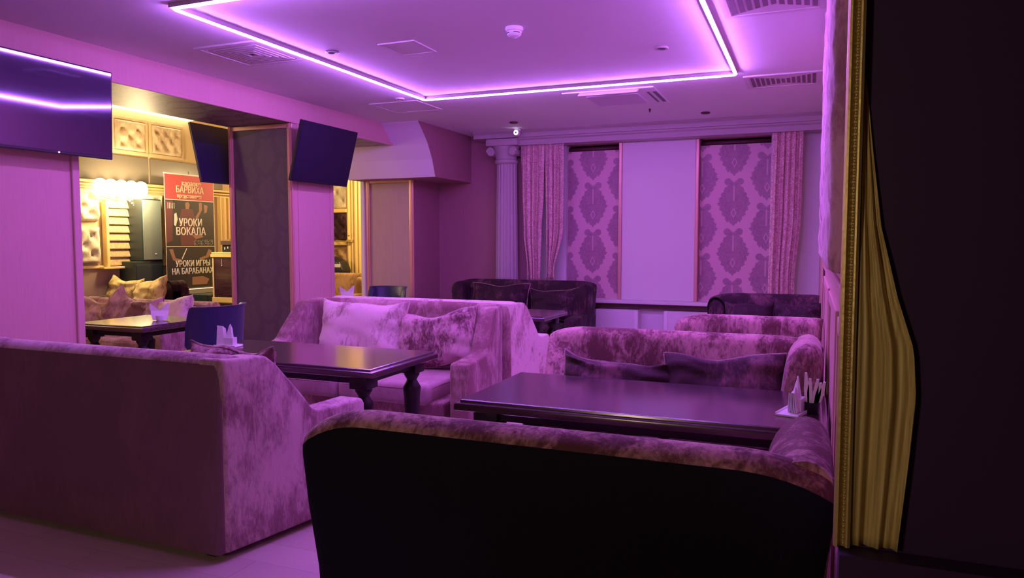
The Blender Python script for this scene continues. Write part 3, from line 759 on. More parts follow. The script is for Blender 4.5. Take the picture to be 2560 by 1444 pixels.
# ------------------------------------------------------------------ tables
def table(label, x0, x1, y0, y1, group='dark wooden tables', H=0.75, wide=False):
    cx, cy = (x0 + x1) / 2, (y0 + y1) / 2
    t = thing('wooden_table', label, 'table', (cx, cy, 0), group=group)
    a, b = (x1 - x0) / 2, (y1 - y0) / 2
    bm = B()
    levels = [(0.030, H), (0.024, H - 0.004), (0.022, H - 0.012), (0.008, H - 0.014), (0.003, H - 0.018), (0.0, H - 0.026), (0.0, H - 0.048), (0.006, H - 0.052), (0.02, H - 0.055)]
    loft(bm, [[(-a + i, -b + i, z), (a - i, -b + i, z), (a - i, b - i, z), (-a + i, b - i, z)] for i, z in levels])
    obj('tabletop', bm, M['table'], t, True, angle=25)
    ia, ib = 0.10, 0.09
    bm = B()
    for (p, q, r, s) in ((-a + ia, a - ia, -b + ib, -b + ib + 0.025), (-a + ia, a - ia, b - ib - 0.025, b - ib), (-a + ia, -a + ia + 0.025, -b + ib, b - ib), (a - ia - 0.025, a - ia, -b + ib, b - ib)):
        box(bm, p, q, r, s, H - 0.105, H - 0.05)
    obj('apron', bm, M['table_leg'], t)
    for sx in (-1, 1):
        for sy in (-1, 1):
            px, py = sx * (a - 0.135), sy * (b - 0.12)
            bm = B(); box(bm, px - 0.062, px + 0.062, py - 0.062, py + 0.062, H - 0.135, H - 0.052, 0.006)
            lathe(bm, [(0.05, H - 0.135), (0.052, H - 0.15), (0.036, H - 0.175), (0.033, H - 0.185), (0.05, H - 0.215), (0.060, H - 0.235), (0.058, H - 0.26), (0.054, H - 0.30), (0.05, H - 0.42), (0.042, H - 0.55), (0.034, 0.12), (0.046, 0.10), (0.046, 0.08), (0.034, 0.065), (0.030, 0.0)], (px, py, 0), 24)
            obj('leg', bm, M['table_leg'], t, True, angle=40)
    return t
table('long dark wooden table at left, between the maroon-backed sofa and the pale cushion', -3.97, -2.335, 3.595, 4.41)
table('long dark wooden table at right, before the slumped cushions, reaching the right wall', -1.545, 0.085, 3.075, 3.90)
table('dark wooden table in front of the far sofa by the window', -3.95, -2.41, 6.78, 7.52)
table('dark table standing in the left wall opening, its top lit yellow', -6.22, -5.35, 4.66, 5.50)
table('dark table in the narrow far opening, mostly hidden by the sofa with the pale cushion', -6.10, -5.12, 7.45, 8.25)
table('table with pale shining top at the far side of the hall, under the tufted panels', -9.36, -8.83, 6.45, 7.18)

# ------------------------------------------------------------------ napkin holders
def sheet(bm, poly, y, lean, th=0.004, rz=0.0, dx=0.0):
    """one folded napkin standing up: polygon in x-z, leaning back"""
    n = len(poly); c, s = math.cos(rz), math.sin(rz)
    def P(x, z, yy):
        yy = y + yy + (z - 0.02) * lean
        return (dx + x * c - yy * s, x * s + yy * c, z)
    v0 = [bm.verts.new(P(x, z, 0)) for x, z in poly]; v1 = [bm.verts.new(P(x, z, th)) for x, z in poly]
    bm.faces.new(v0[::-1]); bm.faces.new(v1)
    for i in range(n): bm.faces.new((v0[i], v0[(i + 1) % n], v1[(i + 1) % n], v1[i]))
def napkin_holder(label, loc, rz, style, group='napkin holders'):
    t = thing('napkin_holder', label, 'napkin holder', loc, rz, group)
    bm = B(); box(bm, -0.085, 0.085, -0.05, 0.05, 0.0, 0.010, 0.003); box(bm, -0.085, 0.085, -0.05, -0.044, 0.008, 0.016, 0.002); box(bm, -0.085, 0.085, 0.044, 0.05, 0.008, 0.016, 0.002)
    obj('tray', bm, M['plastic'], t)
    bm = B()
    for (a, b, c, d) in ((-0.012, 0.06, -0.036, -0.032), (-0.012, 0.06, 0.012, 0.016), (-0.012, -0.008, -0.032, 0.012), (0.056, 0.06, -0.032, 0.012)):
        box(bm, a, b, c, d, 0.010, 0.068, 0.001)
    if style == 1: box(bm, -0.002, 0.05, -0.032, 0.010, 0.010, 0.062)
    obj('holder', bm, M['plastic'], t)
    for k in range(5):
        bm = B(); o = k * 0.010
        if style == 0:
            sheet(bm, [(-0.075, 0.011), (-0.012, 0.011), (-0.028 + o * 0.2, 0.145 - o * 0.4), (-0.075, 0.150 - o * 0.3)], -0.030 + o, 0.10 - 0.05 * k)
        else:
            sheet(bm, [(-0.052 + o * .5, 0.013), (-0.012, 0.013), (-0.006, 0.09), (-0.03, 0.125 - o), (-0.055, 0.10)], -0.030 + o, 0.12 - 0.06 * k)
        obj('napkin', bm, M['paper'], t)
    for k in range(4):
        bm = B(); o = k * 0.009
        sheet(bm, [(-0.004, 0.014), (0.050, 0.014), (0.040, 0.09), (0.028 + o * 0.3, 0.162 - o), (0.018, 0.155 - o), (0.0, 0.085)], -0.027 + o, 0.12 - 0.05 * k)
        obj('napkin', bm, M['paper'], t)
    return t
napkin_holder('white napkin holder with pointed napkins on the near left table', (-3.80, 4.03, 0.75), R(8), 0)
napkin_holder('white plastic napkin holder on the wall end of the right table', (-0.055, 3.38, 0.75), R(74), 1)
def napkin_fan(label, loc, rz, w=0.17, h=0.165, group='fanned napkins'):
    t = thing('napkin_glass', label, 'napkins', loc, rz, group)
    bm = B(); lathe(bm, [(0.030, 0.0), (0.033, 0.004), (0.036, 0.05), (0.033, 0.05), (0.030, 0.008), (0.001, 0.008)], (0, 0, 0), 20); obj('glass', bm, M['plastic'], t, True, angle=40)
    for k, (dx, ln) in enumerate(((0, 0.18), (0.0, 0.02), (0, -0.14))):
        bm = B()
        sheet(bm, [(-w * 0.36, 0.010), (w * 0.36, 0.010), (w * 0.44, h * 0.45), (w * 0.50, h), (w * 0.40, h * 1.01), (0.0, h * 0.52 + k * 0.006), (-w * 0.44, h * 0.97), (-w * 0.50, h * 0.96), (-w * 0.44, h * 0.45)], -0.012 + k * 0.012, ln, 0.003)
        obj('napkin', bm, M['paper'], t)
    return t
napkin_fan('white fanned napkins standing on the yellow-lit table in the wall opening', (-5.62, 5.10, 0.75), R(45))
napkin_fan('white fanned napkins showing just above the back of the sofa with the pale cushion', (-5.47, 7.88, 0.75), R(30), 0.19, 0.17)
t = thing('napkin_tumbler', 'dark tumbler of thin rolled napkins beside the wall on the right table', 'napkins', (0.020, 3.42, 0.75))
bm = B(); lathe(bm, [(0.028, 0), (0.030, 0.004), (0.034, 0.05), (0.031, 0.05), (0.027, 0.008), (0.001, 0.008)], (0, 0, 0), 20); obj('tumbler', bm, M['black'], t, True, angle=40)
for k, (dx, ln, h) in enumerate(((-0.018, -0.10, 0.175), (-0.010, 0.0, 0.15), (0.004, 0.20, 0.150), (0.010, 0.30, 0.135), (0.016, 0.42, 0.14))):
    bm = B(); rings = []
    for z, w in ((0.010, 0.007), (h * 0.6, 0.011), (h, 0.005)):
        x = dx + ln * (z - 0.01) * 0.6
        rings.append([(x - w, -0.006, z), (x + w, -0.006, z), (x + w, 0.006, z), (x - w, 0.006, z)])
    loft(bm, rings); obj('napkin', bm, M['paper'], t)

# ------------------------------------------------------------------ screens
def tv(label, loc, rz, tilt, w, h, scr, bracket=True, led=False, group='wall screens', hump=True, case=None):
    """local: screen faces +x, width along y, origin at centre"""
    t = thing('wall_television', label, 'television', loc, group=group, rot=(0, tilt, rz))
    bm = B(); box(bm, -0.035, 0.0, -w / 2, w / 2, -h / 2, h / 2, 0.006)
    if hump: box(bm, -0.07, -0.03, -w * 0.32, w * 0.32, -h * 0.38, h * 0.25, 0.015)
    obj('casing', bm, case or M['black'], t)
    bm = B(); box(bm, 0.0005, 0.003, -w / 2 + 0.012, w / 2 - 0.012, -h / 2 + 0.022, h / 2 - 0.012); obj('screen', bm, scr, t)
    if led:
        bm = B(); lathe(bm, [(0.006, 0.002), (0.006, 0.007), (0.001, 0.009)], (0, 0.24, -h / 2 + 0.012), 12, 'x'); obj('pilot_light', bm, M['dot'], t, True)
    if bracket:
        bm = B(); box(bm, -0.16, -0.06, -0.10, 0.10, -0.10, 0.10, 0.004); obj('bracket', bm, M['metal'], t)
    return t
tv('large glossy television at upper left mirroring the violet light strip', (-4.985, 3.46, 2.445), 0, R(2), 1.36, 0.66, M['screen'], led=True)
tv('dark television tilted down on the pier, right of the taupe patterned panel', (-4.945, 6.77, 2.425), R(0), R(15), 1.00, 0.64, M['matt_screen'])
tv('violet-tinted black back of a television hung on the hall side of the pier', (-6.20, 6.64, 2.445), PI, R(13), 1.0, 0.66, M['tinted_case'], bracket=False, hump=False, case=M['tinted_case'])

# ------------------------------------------------------------------ tub chairs
def tub_chair(label, loc, rz, group='navy tub chairs', H=0.95):
    """local: faces +y"""
    t = thing('tub_chair', label, 'chair', loc, rz, group)
    bm = B(); rings = []
    n = 26
    for k in range(n + 1):
        a = PI * (k / n) * 1.24 - 0.12 * PI           # wraps behind from one arm to the other
        c, s = math.cos(a), -math.sin(a)
        f = max(0.0, math.sin(PI * k / n)) ** 0.7
        top = 0.62 + (H - 0.62) * min(1.0, f * 2.0)
        r0, r1 = 0.255 + 0.0 * f, 0.295
        prof = [(r0 - 0.03, 0.22), (r0, 0.5), (r1 - 0.01, top - 0.03), (r1 + 0.01, top), (r1 - 0.035, top), (r1 - 0.06, top - 0.03), (r0 - 0.06, 0.5), (r0 - 0.085, 0.22)]
        rings.append([(c * r * 0.95, s * r * 0.66, z) for r, z in prof])
    loft(bm, rings); obj('backrest', bm, M['blue'], t, True, angle=50)
    bm = B(); box(bm, -0.205, 0.205, -0.18, 0.25, 0.30, 0.46, 0.04, 3); obj('seat', bm, M['blue'], t, True, angle=50)
    bm = B(); box(bm, -0.22, 0.22, -0.20, 0.22, 0.20, 0.31, 0.02); obj('base', bm, M['blue'], t)
    for sx in (-1, 1):
        for sy in (-1, 1):
            bm = B(); loft(bm, [[(sx * q - w, sy * q - w, z), (sx * q + w, sy * q - w, z), (sx * q + w, sy * q + w, z), (sx * q - w, sy * q + w, z)] for z, q, w in ((0.205, 0.17, 0.022), (0.0, 0.185, 0.013))])
            obj('leg', bm, M['table'], t)
    return t
tub_chair('navy tub chair between the wall opening and the left table', (-4.73, 4.88, 0), R(86))
tub_chair('navy tub chair, only its top edge showing behind the sofa with the pale cushion', (-5.27, 8.52, 0), R(180), H=0.88)

# ------------------------------------------------------------------ tufted upholstery
def tufted(bm, w, h, depth, sx, sz, nu, nv, seed=0, dimple=0.8, edge=0.05, amp=0.0):
    """raised buttoned pad: front face towards -y, back at y = 0, origin at the lower left corner"""
    rnd = random.Random(seed)
    btn = []
    rows = max(1, int(round(h / sz))); cols = max(1, int(round(w / sx)))
    for r in range(rows * 2 + 1):
        for c in range(cols + 1):
            x = (c + (0.5 if r % 2 else 0)) * w / cols; z = r * h / (rows * 2)
            if 0.03 < x < w - 0.03 and 0.03 < z < h - 0.03: btn.append((x, z))
    G_ = []
    def stations(n, L):
        c = [0.0, edge * 0.12, edge * 0.3, edge * 0.6]
        return c + [edge + (L - 2 * edge) * k / (n - 8) for k in range(n - 7)] + [L - q for q in reversed(c)]
    X_, Z_ = stations(nu, w), stations(nv, h)
    for j in range(nv + 1):
        row = []
        for i in range(nu + 1):
            x, z = X_[i], Z_[j]
            e = min(x, w - x, z, h - z)
            k = min(1.0, e / edge); k = math.sqrt(max(0.0, 1 - (1 - k) ** 2))
            d = 0.0; crease = 0.0
            for bx, bz in btn:
                dx, dz = (x - bx) / sx, (z - bz) / sz
                q = dx * dx + dz * dz
                if q < 1.2:
                    d = max(d, math.exp(-q * 26))
                    ang = math.atan2(dz, dx)
                    cr = abs(math.cos(2 * ang - PI / 2)) ** 8 * math.exp(-q * 5.5)
                    crease = max(crease, cr)
            nz = noise.noise(Vector((x * 9 + seed, z * 9, seed * 1.7))) * amp
            y = -depth * k * (1 - dimple * d - 0.30 * crease + nz)
            row.append(bm.verts.new((x, y, z)))
        G_.append(row)
    for j in range(nv):
        for i in range(nu):
            bm.faces.new((G_[j][i], G_[j][i + 1], G_[j + 1][i + 1], G_[j + 1][i]))
    rim = G_[0][:] + [G_[j][nu] for j in range(1, nv + 1)] + G_[nv][nu - 1::-1] + [G_[j][0] for j in range(nv - 1, 0, -1)]
    bm.faces.new(rim)
    return btn
# tall padded panel on the right wall
t = thing('padded_wall_panel', 'buttoned mauve velvet panel high on the right wall', 'wall panel', (XR, 2.62, 1.39), R(90) + PI)
bm = B(); btn = tufted(bm, 3.3, 1.58, 0.050, 0.42, 0.34, 170, 90, 3, 0.75, 0.022, 0.16)
for v in bm.verts: v.co = Vector((-v.co.x, v.co.y, v.co.z))
obj('pad', bm, M['pad'], t, True, angle=70)
for bx, bz in btn:
    bm = B(); lathe(bm, [(0.012, -0.012), (0.013, -0.017), (0.009, -0.022), (0.001, -0.023)], (-bx, 0, bz), 10, 'y'); obj('button', bm, M['pad'], t, True)

# ------------------------------------------------------------------ gilt frame and light-shaped gold drape on the partition end
t = thing('gilt_frame', 'gilt moulding with a beaded edge on the partition end at right', 'frame', (0.052, 1.505, 0.925))
bm = B()
prof = [(0.0, 0.0), (0.0, -0.020), (0.003, -0.026), (0.007, -0.027), (0.010, -0.020), (0.015, -0.016), (0.019, -0.018), (0.021, -0.024), (0.024, -0.025), (0.029, -0.022), (0.030, 0.0)]
prism(bm, prof, 'z', 0.0, 2.06); obj('moulding', bm, M['gold'], t)
bm = B()
for k in range(190):
    z = 0.006 + k * 0.0108
    if z > 2.055: break
    lathe(bm, [(0.0005, -0.0045), (0.0022, -0.003), (0.0028, 0), (0.0022, 0.003), (0.0005, 0.0045)], (0.0172, -0.0185, z), 6)
o = obj('beading', bm, M['gold'], t, True); o['kind'] = 'stuff'
bm = B()
n = 40
front = []
def light_pool_edge(f):       # f from 0 (top) to 1 (bottom): width of the cloth, tapered like a pool of light
    pts = [(0, 0.005), (0.12, 0.016), (0.30, 0.035), (0.45, 0.065), (0.56, 0.094), (0.66, 0.100), (0.80, 0.092), (1.0, 0.078)]
    for (a, p), (b, q) in zip(pts, pts[1:]):
        if a <= f <= b: return p + (q - p) * (f - a) / (b - a)
rings = []
for r in range(41):
    f = r / 40; z = 1.80 + (0.928 - 1.80) * f; w = light_pool_edge(f)
    fr = []
    for i in range(n + 1):
        u = i / n
        d = 0.006 * math.sin(u * 13 + 0.6 * f) + 0.003 * math.sin(u * 31 + 2 * f) + 0.006
        fr.append((0.030 + w * u, -0.004 - d * min(1, w / 0.05), z - (0.02 * (1 - f) * u)))
    rings.append(fr + [(x, -0.0005, z_) for x, y, z_ in reversed(fr)])
loft(bm, rings)  # the cloth's outline stands in for a pool of warm light
tag(obj('gold_drape_light', bm, M['gold_cloth'], None, True, loc=(0.052, 1.505, 0.0)), 'streaky gold cloth in the outline of a light pool, hanging beside the gilt moulding at right', 'drape')
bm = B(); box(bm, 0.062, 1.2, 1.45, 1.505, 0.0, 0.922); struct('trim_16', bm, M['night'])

# ------------------------------------------------------------------ the hall behind the left wall
XH, YH, ZH = -9.4, 12.2, 3.52
bm = B(); box(bm, -9.6, -6.0, 1.0, 12.6, -0.1, 0.0); struct('floor_hall', bm, M['carpet'])
bm = B(); box(bm, -9.6, -6.0, 1.0, 12.6, ZH, ZH + 0.1); struct('ceiling_hall', bm, M['hall_wall'])
bm = B(); box(bm, XH - 0.2, XH, 1.0, 12.6, 1.12, ZH); struct('wall_hall_left', bm, M['hall_wall'])
bm = B(); box(bm, XH - 0.2, XH + 0.01, 1.0, 12.6, 0.0, 1.12); struct('wall_hall_dado', bm, M['hall_low'])
bm = B(); box(bm, XH, -5.0, YH, YH + 0.2, 0, ZH); struct('wall_hall_back', bm, M['hall_wall'])
bm = B(); box(bm, XH, -6.0, 1.0, 1.2, 0, ZH); struct('wall_hall_front', bm, M['hall_wall'])
bm = B(); box(bm, -6.0, -5.5, 9.8, 12.4, 0, ZH); box(bm, -6.02, -6.0, 1.0, 12.4, 3.0, ZH); struct('wall_hall_right', bm, M['hall_wall'])
bm = B(); box(bm, XH, XH + 0.06, 2.0, 12.2, 2.27, 2.295, 0.006); box(bm, XH, XH + 0.10, 2.0, 12.2, 2.31, 2.345, 0.008); box(bm, XH, XH + 0.03, 2.0, 12.2, 2.23, 2.25, 0.004); struct('trim_17', bm, M['gold_paint'])
bm = B(); box(bm, XH, XH + 0.04, 2.0, 12.2, 1.10, 1.14, 0.006); struct('trim_18', bm, M['gold_paint'])
bm = B(); box(bm, XH, XH + 0.12, 3.0, 9.2, 3.42, 3.45); tag(obj('cove_light', bm, M['cove']), 'warm glowing cove strip at the top of the hall wall', 'light strip')
# stage platform
bm = B(); box(bm, XH + 0.02, -8.62, 8.72, 10.5, 0.0, 0.66, 0.01); tag(obj('stage_platform', bm, M['teal']), 'low dark platform under the banner in the hall', 'platform')
def hall_pad(label, y0, y1, z0, z1, mat, seed, frame=None, depth=0.07, sp=0.22, group='tufted hall panels'):
    w, h = y1 - y0, z1 - z0
    t = thing('tufted_panel', label, 'wall panel', (XH, y0, z0), R(90), group)
    bm = B(); tufted(bm, w, h, depth, sp, sp, 26, 26, seed, 0.8, 0.05, 0.35); obj('pad', bm, mat, t, True, angle=70)
    if frame:
        bm = B(); f = 0.05
        for a in ((-f, w + f, -f, 0.0), (-f, w + f, h, h + f), (-f, 0.0, 0.0, h), (w, w + f, 0.0, h)):
            box(bm, a[0], a[1], -0.035, 0.0, a[2], a[3], 0.006)
        obj('frame', bm, frame, t)
    return t
hall_pad('upper left buttoned panel high on the hall wall, partly behind the large television', 7.80, 8.34, 2.82, 3.26, M['tuft_beige'], 4, M['hall_wall'])
hall_pad('upper right buttoned panel high on the hall wall, beside the hanging television', 8.46, 9.02, 2.82, 3.26, M['tuft_beige'], 6, M['hall_wall'])
hall_pad('cream tufted panel left of the slatted rack, upper of two', 6.98, 7.50, 1.77, 2.22, M['tuft_cream'], 8, None, 0.09)
hall_pad('cream tufted panel left of the slatted rack, lower of two', 6.98, 7.50, 1.17, 1.69, M['tuft_cream'], 12, None, 0.09)
hall_pad('cream tufted panel right of the slatted rack, upper of two', 8.10, 8.60, 1.76, 2.20, M['tuft_cream'], 15, None, 0.09)
hall_pad('cream tufted panel right of the slatted rack, lower of two', 8.10, 8.60, 1.17, 1.69, M['tuft_cream'], 18, None, 0.09)
for k, (y0, y1, lab) in enumerate(((6.6, 8.38, 'left dark smoked panel between gold ledge and upper buttoned panels'), (8.42, 9.9, 'right dark smoked panel above the red banner'))):
    bm = B(); box(bm, XH, XH + 0.025, y0, y1, 2.36, 2.74, 0.004); tag(obj('smoked_panel', bm, M['smoked']), lab, 'wall panel', 'smoked panels')
# slatted rack below the lamp
t = thing('slatted_rack', 'tall wooden slatted rack on the hall wall below the lamp', 'rack', (XH + 0.01, 7.56, 1.12))
for yy in (0.0, 0.47):
    bm = B(); box(bm, 0.0, 0.09, yy, yy + 0.05, 0.0, 0.96, 0.008); obj('upright', bm, M['gold_paint'], t)
for k in range(8):
    bm = B(); z = 0.03 + k * 0.118
    prism(bm, [(0.01, z), (0.06, z - 0.012), (0.062, z), (0.03, z + 0.10), (0.015, z + 0.105)], 'y', 0.05, 0.47)
    for v in bm.verts: pass
    obj('slat', bm, M['blind_slat'], t)
bm = B(); box(bm, -0.002, 0.12, -0.08, 0.60, -0.03, 0.0, 0.006); obj('ledge', bm, M['gold_paint'], t)
# wall lamp, its row of glowing shades widened to stand for glare
t = thing('wall_lamp', 'dazzling warm wall lamp with glass shades sized to its glare in the hall', 'lamp', (XH + 0.02, 7.79, 2.12))
bm = B(); box(bm, 0.0, 0.03, -0.10, 0.10, -0.05, 0.10, 0.01); tube(bm, [(0.12, -0.34, 0.0), (0.14, -0.17, -0.03), (0.15, 0, -0.04), (0.14, 0.17, -0.03), (0.12, 0.34, 0.0)], 0.010, 8); tube(bm, [(0.02, 0, 0.02), (0.15, 0, -0.04)], 0.012, 8); obj('arm', bm, M['gold_paint'], t, True, angle=40)
for k in range(5):
    yy = -0.34 + 0.17 * k
    bm = B(); lathe(bm, [(0.02, 0.0), (0.055, 0.02), (0.088, 0.09), (0.09, 0.15), (0.07, 0.22), (0.03, 0.245), (0.001, 0.25)], (0.13, yy, 0.0), 20); obj('shade', bm, M['glow'], t, True)
    bm = B()
    for q in range(3): lathe(bm, [(0.001, 0.012), (0.012, 0.004), (0.012, -0.004), (0.001, -0.014)], (0.13 + 0.02 * (q - 1), yy + 0.02 * (q - 1), -0.045 - 0.03 * q), 8)
    obj('crystal', bm, M['glow'] if k in (2, 3) else M['plastic'], t)
# loudspeaker on its subwoofer
t = thing('loudspeaker', 'grey-green upright loudspeaker beside the banner', 'loudspeaker', (-9.08, 7.97, 1.19))
bm = B(); box(bm, -0.30, 0.0, 0.0, 0.36, 0.0, 0.92, 0.015); obj('cabinet', bm, M['teal'], t)
bm = B(); box(bm, 0.0, 0.012, 0.015, 0.345, 0.02, 0.90, 0.004); obj('grille', bm, M['speaker'], t)
bm = B(); box(bm, 0.012, 0.016, 0.21, 0.24, 0.10, 0.115); obj('badge', bm, M['plastic'], t)
t = thing('subwoofer', 'dark teal subwoofer box under the grey loudspeaker', 'loudspeaker', (-9.10, 7.82, 0.0))
bm = B(); box(bm, -0.28, 0.02, 0.0, 0.52, 0.0, 1.19, 0.012); obj('cabinet', bm, M['teal'], t)
bm = B(); box(bm, 0.02, 0.028, 0.03, 0.49, 0.06, 1.14, 0.004); obj('grille', bm, M['teal'], t)

# ------------------------------------------------------------------ roll-up banner
bx, by0, by1, bz0, bz1 = -8.96, 8.28, 9.26, 0.76, 2.50
BW, BH = by1 - by0, bz1 - bz0
t = thing('rollup_banner', 'red and black roll-up banner with white Cyrillic lettering', 'banner', (bx, by0, 0.66))
z_ = lambda f: (1 - f) * BH + (bz0 - 0.66)          # f: fraction down from the top
RX = R(90)
def flat(name, poly, mat, d=0.003):
    bm = B(); vs = [bm.verts.new((d, y * BW, z_(f))) for y, f in poly]; bm.faces.new(vs)
    r = bmesh.ops.extrude_face_region(bm, geom=bm.faces[:])
    for v in [g for g in r['geom'] if isinstance(g, bmesh.types.BMVert)]: v.co.x -= 0.0015
    return obj(name, bm, mat, t)
bm = B(); box(bm, -0.002, 0.001, 0, BW, z_(1), z_(0)); obj('sheet', bm, M['ink'], t)
flat('red_field', [(0.0, 0.0), (1.0, 0.0), (1.0, 0.215), (0.0, 0.225)], M['red'], 0.0022)
flat('wine_field', [(0.0, 0.235), (0.16, 0.235), (0.13, 0.58), (0.0, 0.60)], M['wine'], 0.0022)
bm = B()
for f in (0.0, 0.222, 0.63): box(bm, 0.002, 0.0035, 0.0, BW, z_(f) - 0.006, z_(f) + 0.006)
for yy in (0.004, BW - 0.004): box(bm, 0.002, 0.0035, yy - 0.004, yy + 0.004, z_(1), z_(0))
obj('white_lines', bm, M['letter'], t)
# plain stand-in figures of two musicians
flat('figure', [(0.40, 0.245), (0.46, 0.235), (0.49, 0.26), (0.47, 0.30), (0.41, 0.30)], M['skin'], 0.0024)
flat('figure', [(0.33, 0.30), (0.55, 0.30), (0.62, 0.42), (0.58, 0.62), (0.30, 0.62), (0.26, 0.40)], M['wine'], 0.0020)
flat('figure', [(0.68, 0.235), (0.74, 0.235), (0.74, 0.30), (0.64, 0.39), (0.60, 0.37), (0.68, 0.31)], M['skin'], 0.0024)
flat('figure', [(0.78, 0.25), (0.86, 0.26), (0.84, 0.32), (0.79, 0.33)], M['skin'], 0.0024)
flat('figure', [(0.18, 0.345), (0.22, 0.335), (0.24, 0.39), (0.20, 0.455), (0.17, 0.44)], M['letter'], 0.0024)
flat('figure', [(0.52, 0.53), (0.70, 0.52), (0.76, 0.545), (0.60, 0.565)], M['skin'], 0.0024)
flat('figure', [(0.06, 0.655), (0.13, 0.65), (0.18, 0.73), (0.30, 0.745), (0.26, 0.765), (0.13, 0.75)], M['skin'], 0.0024)
flat('figure', [(0.86, 0.655), (0.93, 0.67), (0.86, 0.73), (0.68, 0.755), (0.66, 0.735), (0.80, 0.715)], M['skin'], 0.0024)
flat('figure', [(0.40, 0.645), (0.412, 0.65), (0.31, 0.745), (0.30, 0.735)], M['letter'], 0.0026)
flat('figure', [(0.50, 0.905), (0.72, 0.90), (0.86, 0.93), (0.80, 0.975), (0.50, 0.975)], M['skin'], 0.0022)
bm = B()
for i in range(14):
    for j in range(4):
        if (i * 7 + j * 3) % 5: box(bm, 0.002, 0.0032, (0.56 + i * 0.03) * BW - 0.004, (0.56 + i * 0.03) * BW + 0.004, z_(0.575 + j * 0.014) - 0.004, z_(0.575 + j * 0.014) + 0.004)
for i in range(5): box(bm, 0.002, 0.0032, (0.06 + i * 0.03) * BW - 0.003, (0.06 + i * 0.03) * BW + 0.003, z_(0.30), z_(0.25))
obj('dot_pattern', bm, M['letter'], t)
def lettering(text, cy, f, size, mat, bold=0.0, sx=1.0):
    cu = bpy.data.curves.new('lettering', 'FONT'); cu.body = text; cu.size = size
    cu.space_character = 1.04; cu.align_x = 'CENTER'; cu.align_y = 'CENTER'; cu.extrude = 0.0006; cu.offset = 0.0006; cu.resolution_u = 4
    tmp = bpy.data.objects.new('lettering', cu); COL.objects.link(tmp)
    bpy.context.view_layer.update()
    me = bpy.data.meshes.new_from_object(tmp.evaluated_get(bpy.context.evaluated_depsgraph_get()))
    bpy.data.objects.remove(tmp)
    bm = B()
    for k in (-1, 0, 1):
        n0 = len(bm.verts); bm.from_mesh(me); bm.verts.ensure_lookup_table()
        for v in bm.verts[n0:]: v.co.x += k * bold * 1.1; v.co.z += (k + 1) * 0.0009
    bm.to_mesh(me); bm.free()
    me.materials.clear(); me.materials.append(mat)
    o = bpy.data.objects.new('lettering', me); link(o, t)
    o.location = (0.0045, cy * BW, z_(f)); o.rotation_euler = (RX, 0, RX); o.scale = (sx, 1, 1)
    return o
lettering('караоке', 0.53, 0.075, 0.108, M['letter_gold'], 0.0036, 0.86)
lettering('БАРВИХА', 0.50, 0.132, 0.142, M['letter_gold'], 0.0036, 0.80)
lettering('представляет', 0.49, 0.186, 0.082, M['letter_gold'], 0.0036, 0.86)
lettering('УРОКИ', 0.50, 0.422, 0.165, M['letter'], 0.0036, 0.80)
lettering('ВОКАЛА', 0.50, 0.500, 0.165, M['letter'], 0.0036, 0.84)
lettering('УРОКИ ИГРЫ', 0.53, 0.785, 0.130, M['letter'], 0.0036, 0.80)
lettering('НА БАРАБАНАХ', 0.52, 0.852, 0.130, M['letter'], 0.0036, 0.80)
bm = B(); box(bm, -0.05, 0.05, 0.02, BW - 0.02, 0.0, 0.09, 0.012); obj('cassette', bm, M['metal'], t)
bm = B(); lathe(bm, [(0.010, 0.08), (0.010, z_(0) + 0.06)], (-0.02, BW / 2, 0), 10); obj('pole', bm, M['metal'], t, True)
bm = B(); box(bm, -0.008, 0.008, -0.005, BW + 0.005, z_(0), z_(0) + 0.014, 0.003); obj('top_bar', bm, M['plastic'], t)

# ------------------------------------------------------------------ hall furniture
TN = (M['tan_velvet'], M['tan_velvet'], M['tan_velvet'])
MH = (M['mauve'], M['mauve'], M['mauve'])
sofa('dark velvet loveseat in the hall carrying two gold cushions', (-8.66, 8.03, 0), PI, 0.80, tall(0.8, 0.30, 0.93), stub(0.8, 0.75), PL, 0.80, 0.0, 0.0, group='hall sofas', seats=1, H=0.86)
sofa('mauve velvet sofa in the hall behind the yellow-lit table', (-7.26, 6.55, 0), PI, 1.98, tall(0.85, 0.35, 0.78), stub(0.85, 0.70), MH, 0.85, 0.0, 0.0, group='hall sofas', H=0.80)
sofa('tan velvet sofa in the hall seen through the narrow far opening', (-8.2, 11.5, 0), PI, 1.55, tall(0.85, 0.35, 0.86), stub(0.85, 0.80), TN, 0.85, 0.02, 0.0, group='hall sofas', H=0.90)
G2 = 'hall cushions'
cushion('gold velvet cushion, left of two in the hall below the loudspeaker', (-9.06, 7.62, 0.74), (R(-16), R(4), R(6)), 0.56, 0.50, 0.24, M['gold_velvet'], 31, G2, 0.08, 1.4)
cushion('gold velvet cushion, right of two in the hall, tilted over the other', (-8.52, 7.56, 0.74), (R(-20), R(-10), R(-8)), 0.66, 0.46, 0.22, M['gold_velvet'], 34, G2, 0.03, 1.4)
cushion('mauve velvet cushion in the hall at the left end behind the yellow-lit table', (-7.85, 6.12, 0.62), (R(-30), R(12), R(4)), 0.56, 0.44, 0.20, M['mauve'], 41, G2, 0.05, 1.8)
cushion('mauve velvet cushion with pointed top in the hall, second from the left', (-7.35, 6.14, 0.68), (R(-18), R(30), 0), 0.46, 0.46, 0.20, M['mauve'], 44, G2, 0.05, 1.8)
cushion('mauve velvet cushion in the hall just behind the fanned napkins', (-6.98, 6.12, 0.64), (R(-20), R(-6), 0), 0.52, 0.42, 0.20, M['mauve_pillow'], 47, G2, 0.04, 1.5)
cushion('smooth rose cushion in the hall right of the fanned napkins', (-6.52, 6.12, 0.66), (R(-16), R(-12), R(-4)), 0.54, 0.42, 0.20, M['mauve_pale'], 50, G2, 0.02, 0.6)
